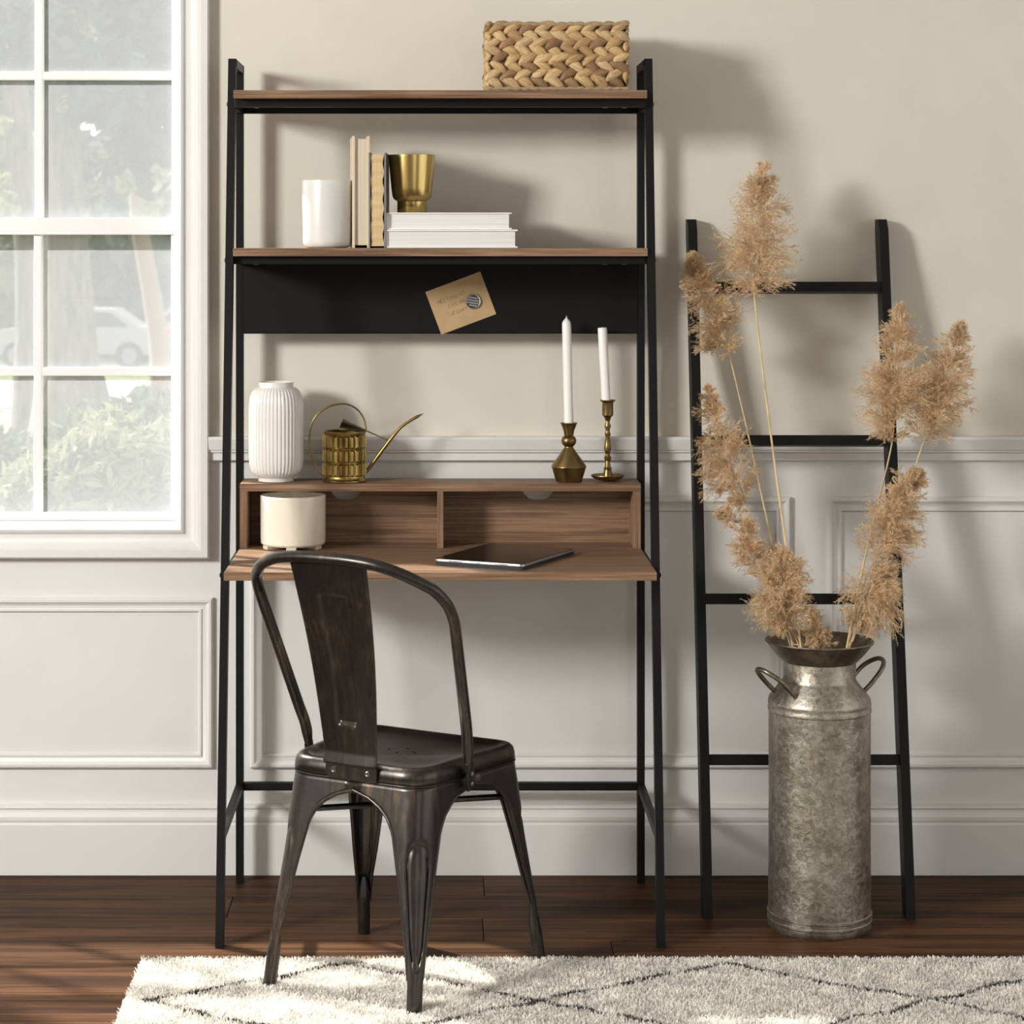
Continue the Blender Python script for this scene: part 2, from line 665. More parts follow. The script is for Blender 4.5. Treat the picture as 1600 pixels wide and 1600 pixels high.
b = MB()
T = 0.12
for (x0, x1, z0, z1) in ((XL, OX0, RAIL_Z, ZC), (OX1, XR, RAIL_Z, ZC), (OX0, OX1, OZ1, ZC)):
    b.box(x0, x1, WALL, WALL + T, z0, z1, mi=0)
for (x0, x1, z0, z1) in ((XL, OX0, -0.02, RAIL_Z), (OX1, XR, -0.02, RAIL_Z), (OX0, OX1, -0.02, OZ0)):
    b.box(x0, x1, WALL, WALL + T, z0, z1, mi=1)
struct(b.build('wall_back', [M_wall, M_white]))

# side and rear walls with unseen openings placed and sized for fill daylight
b = MB()
ly = [(-1.1, 0.2), (1.2, 2.6)]
b.box(XL - T, XL, YR, WALL + T, -0.02, 0.75)
b.box(XL - T, XL, YR, WALL + T, 2.35, ZC)
for y0, y1 in ((YR, ly[0][0]), (ly[0][1], ly[1][0]), (ly[1][1], WALL + T)):
    b.box(XL - T, XL, y0, y1, 0.75, 2.35)
struct(b.build('wall_left', M_room))
b = MB()
b.box(XR, XR + T, YR, WALL + T, -0.02, 0.12)
b.box(XR, XR + T, YR, WALL + T, 2.45, ZC)
b.box(XR, XR + T, YR, 0.0, 0.12, 2.45)
b.box(XR, XR + T, 4.1, WALL + T, 0.12, 2.45)
struct(b.build('wall_right', M_room))
b = MB()
b.box(XL - T, 0.9, YR - T, YR, -0.02, ZC)
b.box(2.6, XR + T, YR - T, YR, -0.02, ZC)
b.box(0.9, 2.6, YR - T, YR, 2.3, ZC)
struct(b.build('wall_rear', M_room))
b = MB()
b.box(XL - T, XR + T, YR - T, WALL + T, ZC, ZC + 0.1)
struct(b.build('ceiling', M_ceil))

# floor: dark bed, planks on top as separate pieces
b = MB()
b.box(XL, XR, YR, WALL, -0.06, -0.012)
floor = struct(b.build('floor', M_gap))
PW = 0.1592
plank_meshes = {}


def plank_mesh(Lk):
    k = round(Lk, 3)
    if k not in plank_meshes:
        bb = MB()
        bb.box(-k / 2 + .0008, k / 2 - .0008, -PW / 2 + .0007, PW / 2 - .0007, -0.012, 0.0, 0.0012)
        o = bb.build('plank', M_floor)
        plank_meshes[k] = o.data
        bpy.data.objects.remove(o)
    return plank_meshes[k]


ends = {0: 0.0945, 1: -0.442, 2: 0.087, 3: 0.34, 4: -0.55}
rows = int((WALL - 0.6) / PW) + 1
for r in range(rows):
    yc = 5.103 - PW * (r + .5)
    if yc - PW / 2 < 0.6:
        continue
    e = ends.get(r, random.uniform(-0.6, 0.6))
    cuts = [e]
    x = e
    while x > XL + 0.3:
        x -= 1.22
        cuts.insert(0, max(x, XL))
    x = e
    while x < XR - 0.3:
        x += 1.22
        cuts.append(min(x, XR))
    if cuts[0] > XL:
        cuts.insert(0, XL)
    if cuts[-1] < XR:
        cuts.append(XR)
    for a, c in zip(cuts[:-1], cuts[1:]):
        if c - a < 0.02:
            continue
        o = bpy.data.objects.new('plank', plank_mesh(c - a))
        C.objects.link(o)
        o.location = ((a + c) / 2, yc, 0)
        o.parent = floor
# the part of the floor behind the camera, too far away to tell boards apart
b = MB()
b.box(XL, XR, YR, 0.6, -0.012, 0.0)
o = b.build('plank_field', M_floor, floor)
o['kind'] = 'stuff'

# chair rail
railp = [(0, .0), (0, .016), (.0155, .0165), (.0185, .0215), (.0225, .0215), (.024, .025), (.047, .030), (.0525, .026), (.0525, 0)]
b = MB()
z0 = 0.9155
poly = [(WALL - h, z0 + d) for d, h in railp]
b.prism(poly, 'x', -0.5105, XR)
struct(b.build('trim_1', M_white))
b = MB()
b.prism(poly, 'x', XL, -2.2100)
struct(b.build('trim_2', M_white))

# panel mouldings
pprof = [(0, 0), (0, .009), (.004, .013), (.009, .0135), (.013, .010), (.019, .006), (.024, .0045), (.026, .0075), (.030, .0075), (.033, .002), (.033, 0)]


def px_w(px):
    return (px - CX) * WALL / F_PX


def pz_w(py):
    return EYE - (py - CY) * WALL / F_PX


for i, (x0, x1, t) in enumerate(((-2.42, px_w(333.5), pz_w(933)), (px_w(391), px_w(1234.5), pz_w(776)), (px_w(1292), 2.35, pz_w(776)), (-4.6, -2.50, pz_w(776)))):
    b = MB()
    b.moulding(x0, x1, pz_w(1199), t, WALL, pprof)
    struct(b.build('trim_%d' % (i + 3), M_white, None, 25))

# baseboard
bp = [(0, 0), (0, .0195), (.111, .0195), (.115, .0165), (.121, .0185), (.128, .0185), (.138, .0125), (.143, .012), (.147, .015), (.151, .014), (.154, .006), (.154, 0)]
b = MB()
b.prism([(WALL - h, d + 0.001) for d, h in bp], 'x', XL, XR)
struct(b.build('baseboard_back', M_white))

# ------------------------------------------------------------------ window
win = bpy.data.objects.new('window_1', None)
win.location = (-1.05, WALL, OZ0)
C.objects.link(win)
struct(win)
cp = [(0, 0), (0, .026), (.003, .029), (.018, .029), (.0205, .024), (.0235, .024), (.030, .019), (.042, .0145), (.052, .015), (.057, .020), (.0625, .022), (.0655, .018), (.0655, -.03)]
b = MB()
b.moulding(-2.2095, -0.5095, 0.7005, 2.1795, WALL, cp)
b.build('casing', M_white, win, 25, world=True)
b = MB()
YS = WALL + 0.028          # sash face
gx0, gx1, gz0, gz1 = -2.1135, -0.6015, 0.791, 2.088
# stepped stop and jamb
b.moulding(-2.147, -0.573, 0.763, 2.117, YS, [(0, .028), (.004, .028), (.004, .012), (.012, .010), (.012, 0), (.02, -.002), (.02, -.07)])
b.build('stop', M_sash, win, 25, world=True)
zm0, zm1 = at(0, 366, 5.16).z, at(0, 341, 5.16).z


def sash(name, za, zb, yf):
    mb = MB()
    mb.moulding(gx0 - .022, gx1 + .022, za - .022, zb + .022, yf, [(0, -.034), (0, 0), (.016, 0), (.022, -.008), (.022, -.034)])
    return mb.build(name, M_sash, win, 25, world=True)


lo = sash('lower_sash', gz0, zm0, YS + .012)
up = sash('upper_sash', zm1, gz1, YS + .024)
b = MB()
b.box(gx0 - .02, gx1 + .02, YS + .004, YS + .05, zm0 - .001, zm1 + .001, 0.002)
b.build('meeting_rail', M_sash, win, world=True)
pwid = (gx1 - gx0 - 4 * .019) / 5


def bars(parent, za, zb, zm, yf):
    for k in (1, 2, 3, 4):
        xc = gx0 + k * pwid + (k - .5) * .019
        mb = MB()
        mb.box(xc - .0095, xc + .0095, yf, yf + .02, za - .004, zb + .004, 0.003)
        mb.build('muntin', M_sash, parent, world=True)
    mb = MB()
    mb.box(gx0 - .004, gx1 + .004, yf + .001, yf + .019, zm - .0095, zm + .0095, 0.003)
    mb.build('muntin', M_sash, parent, world=True)
    for k in range(5):
        for a, c in ((za, zm - .0095), (zm + .0095, zb)):
            x0 = gx0 + k * (pwid + .019)
            mb = MB()
            yp = yf + .011
            mb.add([(x0 - .003, yp, a - .003), (x0 + pwid + .003, yp, a - .003), (x0 + pwid + .003, yp, c + .003), (x0 - .003, yp, c + .003)], [(0, 1, 2, 3)])
            mb.build('pane', M_pane, parent, world=True)


bars(lo, gz0, zm0, at(0, 581, 5.16).z, YS + .016)
bars(up, zm1, gz1, at(0, 117.5, 5.16).z, YS + .028)
b = MB()
b.box(gx0 - .03, gx1 + .03, YS - .006, YS + .03, gz0 - .012, gz0 - .001, 0.002)
b.build('sill_strip', M_sash, win, world=True)

# ------------------------------------------------------------------ ladder desk
HW = 0.4290            # half width of the boards
LX = 0.4372            # leg centre line
desk = thing('ladder_desk', 'tall black metal ladder desk with walnut shelves, cubby hutch and desktop', 'desk', (0, 4.82, 0))


def yleg(z):
    return 4.5885 + (4.87 - 4.5885) * z / 1.782


TW, TD = 0.0162, 0.024
for s in (-1, 1):
    b = MB()
    b.prism([(yleg(0) - TD / 2, 0), (yleg(0) + TD / 2, 0), (yleg(1.782) + TD / 2, 1.782), (yleg(1.782) - TD / 2, 1.782)], 'x', s * LX - TW / 2, s * LX + TW / 2)
    b.build('front_leg', M_black, desk, world=True)
    b = MB()
    b.box(s * LX - TW / 2, s * LX + TW / 2, 5.038, 5.062, 0, 1.782, 0.0012)
    b.build('back_leg', M_black, desk, world=True)
    b = MB()
    b.box(s * LX - TW / 2, s * LX + TW / 2, yleg(1.782) - .01, 5.06, 1.764, 1.782, 0.001)
    b.build('top_bar', M_black, desk, world=True)
    for z in (0.21, 0.716, 1.3595, 1.686):
        b = MB()
        b.box(s * LX - TW / 2 + .001, s * LX + TW / 2 - .001, yleg(z), 5.05, z - .009, z + .009)
        b.build('side_bar', M_black, desk, world=True)
    for z in (1.686, 1.3595, 0.72):
        b = MB()
        Mx = Matrix.Translation((s * (LX + TW / 2), yleg(z), z)) @ Matrix.Rotation(s * PI / 2, 4, 'Y')
        b.lathe([(.0052, 0), (.005, .0018), (.003, .0032), (0.0001, .0036)], 12, M=Mx)
        b.build('bolt', M_bolt if z > 1 else M_black, desk, 40, world=True)


def board(name, z_top, yf, yb=5.062, th=0.0165, m=None):
    mb = MB()
    mb.box(-HW, HW, yf, yb, z_top - th, z_top, 0.0009)
    return mb.build(name, m or M_wood, desk, world=True)


Z_TOP, Z_MID, Z_DESK, Z_HUT = 1.7120, 1.3840, 0.7420, 0.8798
board('top_shelf', Z_TOP, 4.80)
board('middle_shelf', Z_MID, 4.787)
board('desktop', Z_DESK, 4.586, 5.062)
for z, yf in ((Z_TOP, 4.832), (Z_MID, 4.81)):
    b = MB()
    b.box(-LX + TW / 2, LX - TW / 2, yf, yf + .02, z - .0165 - .0165, z - .0166, 0.001)
    b.build('front_rail', M_black, desk, world=True)
    b = MB()
    b.box(-LX + TW / 2, LX - TW / 2, 5.04, 5.058, z - .0165 - .0185, z - .0166, 0.001)
    b.build('back_rail', M_black, desk, world=True)
for z in (Z_TOP, Z_MID):
    for x in (-0.385, 0.385, 0.345):
        b = MB()
        b.lathe([(.005, z - .0345), (.005, z - .0332)], 10, (x, 4.842))
        b.build('shelf_screw', M_bolt, desk, world=True)
b = MB()
b.box(-LX + TW / 2, LX - TW / 2, 5.042, 5.058, 0.2015, 0.2185, 0.001)
b.build('stretcher', M_black, desk, world=True)
b = MB()
b.box(-HW, HW, 5.036, 5.0375, 1.1985, 1.3505)
b.box(-HW, HW, 5.036, 5.052, 1.1975, 1.1995)
b.box(-HW, HW, 5.036, 5.052, 1.349, 1.3505)
b.build('magnet_board', M_board, desk, world=True)
# hutch
HF, HB = 4.95, 5.066
b = MB()
b.box(-HW, HW, HF, HB, Z_HUT - .0162, Z_HUT, 0.0009)
hut = b.build('hutch_top', M_wood, desk, world=True)
for x0, x1 in ((-HW, -HW + .0165), (-.0065, .0065), (HW - .0165, HW)):
    b = MB()
    b.box(x0, x1, HF + .001, HB, Z_DESK, Z_HUT - .0162, 0.0008)
    b.build('hutch_divider', M_woodz, desk, world=True)
for cx, x0, x1 in ((at(541, 0, 5.055).x, -HW + .0165, -.0065), (at(840.5, 0, 5.055).x, .0065, HW - .0165)):
    zt = Z_HUT - .0162
    y0, y1 = 5.052, 5.060
    rr, zc_ = .0375, zt + .006
    za = zc_ - rr - .001
    hx = math.sqrt(rr * rr - .006 ** 2)
    b = MB()
    b.box(x0, x1, y0, y1, Z_DESK, za)
    b.box(x0, cx - hx, y0, y1, za, zt)
    b.box(cx + hx, x1, y0, y1, za, zt)
    xs = np.linspace(cx - hx, cx + hx, 29)
    for a0, a1 in zip(xs[:-1], xs[1:]):
        c0, c1 = zc_ - math.sqrt(max(0, rr * rr - (a0 - cx) ** 2)), zc_ - math.sqrt(max(0, rr * rr - (a1 - cx) ** 2))
        b.add([(a0, y0, za), (a1, y0, za), (a1, y0, c1), (a0, y0, c0), (a0, y1, za), (a1, y1, za), (a1, y1, c1), (a0, y1, c0)], [(0, 1, 2, 3), (7, 6, 5, 4), (3, 2, 6, 7)])
    b.build('hutch_back_panel', M_wood, desk, world=True)

# ------------------------------------------------------------------ chair
chair = thing('metal_chair', 'worn gunmetal cafe chair with solid back splat at the desk', 'chair', (-0.083, 4.407, 0.0085), math.radians(-30.5))
SEAT = 0.426


def corner(ix, iy, z):
    """outer corner of the leg in plan"""
    t = max(0, min(1, (0.400 - z) / 0.400))
    if iy < 0:
        x, y = 0.146 + (0.169 - 0.146) * t, -0.150 - (0.211 - 0.150) * t
    else:
        x, y = 0.183 + (0.213 - 0.183) * t, 0.164 + (0.212 - 0.164) * t
    return Vector((ix * x, y, z))


def wing(z):
    zs_ = [0, .05, .11, .17, .24, .31, .335, .352, .366]
    ws_ = [.0175, .0185, .0225, .034, .045, .058, .071, .089, .113]
    return float(np.interp(z, zs_, ws_))


def rcorner(z):
    return float(np.interp(z, [0, .1, .25, .36, .40], [.0175, .021, .040, .046, .05]))


levels = list(np.linspace(0, .06, 4)) + list(np.linspace(.066, .304, 48)) + [.315, .325, .335, .344, .352, .359, .366, .372, .376, .385, .3955]
for ix in (-1, 1):
    for iy in (-1, 1):
        rowsP, e1, e2 = [], [], []
        for z in levels:
            P0 = corner(ix, iy, z)
            A, B = corner(-ix, iy, z), corner(ix, -iy, z)
            d1, d2 = (A - P0), (B - P0)
            h1, h2 = d1.length / 2, d2.length / 2
            d1.normalize()
            d2.normalize()
            if z >= .376:
                w1, w2 = h1, h2
            elif z >= .3661:
                f = (z - .366) / .010
                w1, w2 = .113 + (h1 - .113) * f, .113 + (h2 - .113) * f
            else:
                w1 = w2 = wing(z)
            r = min(rcorner(z), w1, w2)
            pts = []
            for k in range(5):
                pts.append(P0 + d1 * (w1 + (r - w1) * k / 5))
            for k in range(31):
                t = k / 30
                p = (P0 + d1 * r) * (1 - t) ** 2 + P0 * (2 * t * (1 - t)) + (P0 + d2 * r) * t * t
                q = (abs(t - .5) / .36) ** 3 + (abs(z - .187) / .110) ** 5
                g = .0016 * max(0, min(1, (1 - q) / .25)) + .0034 * math.exp(-((q - .78) / .26) ** 2)
                pts.append(p + (d1 + d2).normalized() * g)
            for k in range(1, 6):
                pts.append(P0 + d2 * (r + (w2 - r) * k / 5))
            if ix < 0 and iy > 0 and z == 0:
                pts = [p - Vector((0, 0, .0083)) for p in pts]
            rowsP.append(pts)
            if z <= .377:
                e1.append(pts[0].copy())
                e2.append(pts[-1].copy())
        b = MB()
        b.grid(rowsP)
        leg = b.build('leg', M_chair, chair, 50, solid=.0022)
        leg.modifiers['thickness'].offset = 0
        b = MB()
        ft = [corner(ix, iy, z) - Vector((ix * .0125, iy * .0125, 0)) for z in (0, .03, .06, .085, .11)]
        if ix < 0 and iy > 0:
            ft[0].z -= .0083
        b.tube(ft, [.0126, .0126, .0122, .0100, .004], 18)
        b.build('foot', M_chair, leg, 50)
        for e in (e1, e2):
            b = MB()
            inward = Vector((-ix * .002, -iy * .002, 0))
            b.tube([p + inward * .3 for p in e[3:]], [.0022 + .0016 * min(1, k / 8) for k in range(len(e) - 3)], 8)
            b.build('rolled_edge', M_chair, leg, 60)
# diagonal braces under the seat
for ix in (-1, 1):
    b = MB()
    p, q = Vector((ix * .133, -.146, .322)), Vector((-ix * .168, .156, .322 + (0.008 if ix > 0 else 0)))
    b.tube([p, q], .0062, 8)
    b.build('brace', M_chair, chair, 60)


def seat_ring(inset, z, n=8):
    """rounded outline of the seat, inset from the outer edge"""
    cs = [Vector((-.146, -.150, z)), Vector((.146, -.150, z)), Vector((.183, .164, z)), Vector((-.183, .164, z))]
    ctr = Vector((0, .01, z))
    ring = []
    for k in range(4):
        p, a, c = cs[k], cs[k - 1], cs[(k + 1) % 4]
        r = .054
        for j in range(n + 1):
            t = j / n
            q = (p + (a - p).normalized() * r) * (1 - t) ** 2 + p * 2 * t * (1 - t) + (p + (c - p).normalized() * r) * t * t
            ring.append(q)
        # intermediate points on the straight run
        e0, e1_ = p + (c - p).normalized() * r, c + (p - c).normalized() * r
        for j in range(1, 6):
            ring.append(e0.lerp(e1_, j / 6))
    out = []
    for q in ring:
        d = q - ctr
        d.z = 0
        L_ = d.length
        out.append(q - d * (inset / L_))
    return out


rings = [seat_ring(-.0045, SEAT - .032), seat_ring(-.0035, SEAT - .016), seat_ring(-.001, SEAT - .007), seat_ring(.005, SEAT - .0012), seat_ring(.012, SEAT),
         seat_ring(.020, SEAT - .0012), seat_ring(.032, SEAT - .0055), seat_ring(.06, SEAT - .0085), seat_ring(.10, SEAT - .0105), seat_ring(.135, SEAT - .011)]
b = MB()
b.grid(rings, wrap=True)
n_ = len(rings[0])
b.f.append(tuple(len(b.v) - n_ + k for k in range(n_)))
b.m.append(0)
seat = b.build('seat', M_chair, chair, 50, solid=.0018)
seat.modifiers['thickness'].offset = 0
b = MB()
b.tube(seat_ring(-.0052, SEAT - .0315), .0012, 6, closed=True)
b.build('seat_edge_bead', M_chair, seat, 60)
for (hx, hy) in ((0, .0), (.028, .018), (-.028, .018), (0, .04), (.03, -.02)):  # solid discs, near-black colour stands in for the shade inside the holes
    b = MB()
    b.lathe([(.0036, SEAT - .0112), (.0036, SEAT - .0096)], 12, (hx, hy))
    b.build('drain_hole', M_slot, seat)

# hoop backrest
hoop_half = [(.1765, -.034, .408), (.1800, -.043, .459), (.186, -.059, .501), (.1968, -.0973, .595), (.2062, -.1313, .677), (.2088, -.1443, .706), (.2064, -.1630, .736), (.1946, -.1866, .762), (.1774, -.2055, .777), (.1520, -.2260, .793), (.1100, -.2430, .808), (.060, -.2500, .8145)]
hp = [(-x, y, z) for x, y, z in hoop_half] + [(0, -.252, .816)] + [(x, y, z) for x, y, z in reversed(hoop_half)]
path = smooth_path(hp, 7)
b = MB()
nP = len(path)
rad = [.0108] * nP
for k in range(5):
    rad[k] = rad[-1 - k] = .0055 + .0053 * k / 5
b.tube(path, rad, 14)
b.build('back_hoop', M_chair, chair, 60)
for s in (-1, 1):
    b = MB()
    b.bar((s * .1775, -.026, .372), (s * .1790, -.034, .425), .0055, .024, .0015, up=(0, 1, 0))
    tab = b.build('hoop_tab', M_chair, chair)
    for z in (.384, .402):
        b = MB()
        Mx = Matrix.Translation((s * .1807, -.0285, z)) @ Matrix.Rotation(s * PI / 2, 4, 'Y')
        b.lathe([(.0052, 0), (.005, .002), (.003, .0036), (0.0001, .004)], 12, M=Mx)
        b.build('bolt', M_bolt, tab, 40)

# splat with pressed panel
rowsP = []
nz, nx = 110, 45
for i in range(nz + 1):
    t = i / nz
    z = .4235 + (.812 - .4235) * t
    y = -.1595 - .082 * t + .012 * math.sin(PI * t) - (0.006 * max(0, 1 - t / .06))
    hw = .0520 + (.0805 - .0520) * t ** 0.95 + .004 * max(0, 1 - t / .08)
    row = []
    for j in range(nx):
        u = -1 + 2 * j / (nx - 1)
        x = u * hw
        bow = .007 * (1 - u * u) * (.4 + .6 * t)
        # pressed slot
        pw_ = .46 - .10 * (1 - t)
        e = 0
        if .19 < t < .84:
            edge = max(0, min(1, (pw_ - abs(u)) / .07)) * max(0, min(1, (t - .19) / .018)) * max(0, min(1, (.84 - t) / .018))
            e = .0065 * edge
        row.append(Vector((x, y - bow + e, z)))
    rowsP.append(row)
b = MB()
b.grid(rowsP)
splat = b.build('splat', M_chair, chair, 40, solid=.002)
for s in (-1, 1):
    b = MB()
    b.tube([rowsP[i][0 if s < 0 else -1] for i in range(1, nz + 1)], .0028, 6)
    b.build('splat_edge', M_chair, splat, 60)
b = MB()
b.prism([(-.0535, .397), (.0535, .397), (.0555, .400), (.0555, .4235), (.053, .427), (-.053, .427), (-.0555, .4235), (-.0555, .400)], 'y', -.1615, -.1545)
fl = b.build('splat_flange', M_chair, chair)
for x in (-.037, .037):
    b = MB()
    Mx = Matrix.Translation((x, -.1615, .411)) @ Matrix.Rotation(PI / 2, 4, 'X')
    b.lathe([(.0058, 0), (.0056, .002), (.0035, .004), (.002, .0036), (0.0001, .003)], 14, M=Mx)
    b.build('bolt', M_bolt, fl, 40)

# ------------------------------------------------------------------ leaning ladder
ladder = thing('blanket_ladder', 'black wooden blanket ladder leaning against the wall behind pampas grass', 'ladder', (0.7595, 4.795, 0))
lf, lt, lz = 4.793, 5.0895, 1.447


def ylad(z):
    return lf + (lt - lf) * z / lz


for xc in (0.5525, 0.9710):
    b = MB()
    h = .0215
    b.prism([(lf - h, 0), (lf + h, 0), (WALL - .0085, 1.385), (WALL - .0015, 1.42), (WALL - .0015, lz), (lt - .004, lz), (lt - h - .003, lz - .022)], 'x', xc - .0098, xc + .0098)
    b.build('rail', M_black, ladder, world=True)
for z in (1.297, .968, .6375, .3105):
    b = MB()
    d = Vector((0, lt - lf, lz)).normalized()
    yc = ylad(z)
    b.bar((.5525 + .0098, yc, z), (.9710 - .0098, yc, z), .022, .032, .0012, up=(0, 1, -.2))
    b.build('rung', M_black, ladder, world=True)

# ------------------------------------------------------------------ milk can
CANX, CANY = 0.7745, 4.728
can = thing('milk_can', 'tall galvanised steel milk can holding dried pampas grass', 'milk can', (CANX, CANY, 0))
b = MB()
prof = [(.0001, .004), (.098, .004), (.1025, 0), (.1045, .003), (.1045, .014), (.1062, .016), (.1062, .0195), (.1045, .0215), (.1045, .0275), (.1062, .0295), (.1062, .033), (.1040, .035),
        (.1033, .15), (.1030, .30), (.1033, .440), (.1048, .4415), (.1052, .446), (.1040, .449), (.1040, .456), (.1046, .458), (.1040, .4605), (.1025, .468), (.0765, .5005), (.0735, .506), (.0735, .545),
        (.0715, .545), (.0715, .50), (.099, .465), (.099, .12), (.0001, .115)]
b.lathe(prof, 96)
# a shallow dent on the left front
for i, p in enumerate(b.v):
    if 0.15 < p[2] < 0.44 and p[0] ** 2 + p[1] ** 2 > .1 ** 2:
        a = math.atan2(p[1], p[0])
        q = math.exp(-((a + 2.0) / .35) ** 2 - ((p[2] - .30) / .05) ** 2)
        k = 1 - .045 * q
        b.v[i] = (p[0] * k, p[1] * k, p[2])
b.build('body', M_galv, can, 35)
b = MB()
b.lathe([(.0735, .541), (.0775, .543), (.094, .561), (.1065, .578), (.1092, .580), (.1105, .5825), (.1092, .585), (.1060, .583), (.092, .565), (.0755, .548), (.0715, .545)], 96, close=False)
b.build('flared_rim', M_galvdark, can, 40)
for ang in (math.radians(208), math.radians(22)):
    r0 = Vector((math.cos(ang), math.sin(ang), 0))
    t0 = Vector((-r0.y, r0.x, 0))
    b = MB()
    pts = [r0 * .085 + t0 * .034 + Vector((0, 0, .480)), r0 * .100 + t0 * .036 + Vector((0, 0, .494)), r0 * .125 + t0 * .033 + Vector((0, 0, .518)), r0 * .142 + t0 * .018 + Vector((0, 0, .532)),
           r0 * .146 + Vector((0, 0, .536)), r0 * .142 - t0 * .018 + Vector((0, 0, .532)), r0 * .125 - t0 * .033 + Vector((0, 0, .518)), r0 * .100 - t0 * .036 + Vector((0, 0, .494)), r0 * .085 - t0 * .034 + Vector((0, 0, .480))]
    b.tube(smooth_path(pts, 6), .0048, 10)
    b.build('handle', M_galvdark, can, 60)


# ------------------------------------------------------------------ pampas grass
def unit(a):
    return a / np.maximum(np.linalg.norm(a, axis=-1, keepdims=True), 1e-9)


def plume_mesh(axis, W, n1, seed, lean=0.0, tipw=0.28, droop=0.5):
    """axis: (k,3) points base->tip; returns quads"""
    R = np.random.default_rng(seed)
    axis = np.array(axis)
    k = len(axis)
    tt = np.linspace(0, 1, k)

    def A(t):
        return np.stack([np.interp(t, tt, axis[:, c]) for c in range(3)], -1)
    L_ = np.linalg.norm(axis[-1] - axis[0])
    out = []

    def ribbon(p, q, w):
        d = unit(q - p)
        s = unit(np.cross(d, R.normal(size=d.shape)))
        w = np.asarray(w)
        if w.ndim:
            w = w[..., None]
        return np.stack([p - s * w, p + s * w, q + s * w * .35, q - s * w * .35], -2)
    # primaries
    t0 = R.beta(1.0, 1.15, n1) * .99
    cand = R.uniform(0, 1, n1 * 12)
    wgt = np.clip(np.minimum(1, .42 + cand * 2.6) * (1 - cand) ** .75, .05, 1)
    t0 = cand[R.choice(len(cand), n1, replace=False, p=wgt / wgt.sum())]
    p0 = A(t0)
    tan = unit(A(np.minimum(t0 + .05, 1)) - A(np.maximum(t0 - .05, 0)))
    rad = unit(np.cross(tan, R.normal(size=(n1, 3))))
    shape = np.clip(np.minimum(1, .42 + t0 * 2.6) * (1 - t0) ** .75 + (tipw - .2) * .6 * t0, .06, 1.2)
    Ln = W * 1.45 * shape * R.uniform(.6, 1.2, n1)
    dirv = unit(tan * (R.uniform(.40, 1.0, n1) + 2.4 * t0 ** 4)[:, None] + rad * R.uniform(.45, 1.05, n1)[:, None])
    grav = np.array([0, 0, -1.0])
    S = 6
    prim = [p0]
    d = dirv
    for s in range(S):
        d = unit(d + grav * (droop * .22) + R.normal(size=(n1, 3)) * .07)
        prim.append(prim[-1] + d * (Ln / S)[:, None])
    prim = np.stack(prim, 1)      # n1,S+1,3
    for s in range(S):
        out.append(ribbon(prim[:, s], prim[:, s + 1], 0.0005))
    # secondaries
    n2 = 12
    u = R.uniform(.06, 1, (n1, n2))
    idx = np.minimum((u * S).astype(int), S - 1)
    fr = u * S - idx
    ar = np.arange(n1)[:, None]
    a, b_ = prim[ar, idx], prim[ar, idx + 1]
    q0 = a + (b_ - a) * fr[..., None]
    dd = unit(b_ - a)
    sd = unit(dd * .9 + unit(R.normal(size=dd.shape)) * .75 + grav * .18 * droop)
    l2 = (Ln[:, None] * (.20 + .34 * (1 - u)) + .006) * R.uniform(.6, 1.15, (n1, n2))
    q1 = q0 + sd * l2[..., None]
    out.append(ribbon(q0, q1, 0.00035).reshape(-1, 4, 3))
    # spikelets
    n3 = 22
    v = R.uniform(.05, 1.05, (n1, n2, n3))
    s0 = q0[:, :, None] + (q1 - q0)[:, :, None] * v[..., None]
    dir3 = unit(sd[:, :, None] + unit(R.normal(size=s0.shape)) * .8)
    l3 = R.uniform(.0028, .0068, v.shape)
    s1 = s0 + dir3 * l3[..., None]
    out.append(ribbon(s0.reshape(-1, 3), s1.reshape(-1, 3), R.uniform(.00030, .00062, s0.size // 3)))
    return np.concatenate([o.reshape(-1, 4, 3) for o in out], 0)


def pampas(label, tip, mids, Yb, Yt, foot, W, n1, seed, stem_r=.0022, droop=.5, tipw=.22):
    """tip/mids: photo positions of the plume from tip to its base; foot: where the stem passes the can mouth"""
    t = thing('pampas_grass', label, 'dried grass', (CANX, CANY, .12), 0, 'dried pampas stems in the milk can')
    pl = [at(*tip, Yt)] + [at(*m, Yt + (Yb - Yt) * (k + 1) / len(mids)) for k, m in enumerate(mids)]
    pl = pl[::-1]
    axis = smooth_path(pl, 6)
    o = Vector(t.location)
    base = pl[0]
    off = Vector((foot[0] - CANX, foot[1] - CANY, 0))
    if off.length > .056:
        off *= .056 / off.length
    fx = Vector((CANX, CANY, .555)) + off
    low = Vector((CANX - off.x * .3, CANY - off.y * .3, .123))
    dirb = (pl[1] - pl[0]).normalized()
    sp = smooth_path([low, low.lerp(fx, .5) - off * .15, fx, base.lerp(fx, .5) + Vector((0.004 * (-1) ** seed, 0, .0)), base, pl[1]], 10)
    b = MB()
    b.tube([p - o for p in sp], [stem_r * (1.15 - .6 * i / len(sp)) for i in range(len(sp))], 7)
    b.build('stem', M_stem, t, 60)
    V = plume_mesh([tuple(p - o) for p in axis], W, n1, seed, droop=droop, tipw=tipw)
    link('plume', quads_mesh('plume', V, [M_plume]), t, kind='stuff')
    return t


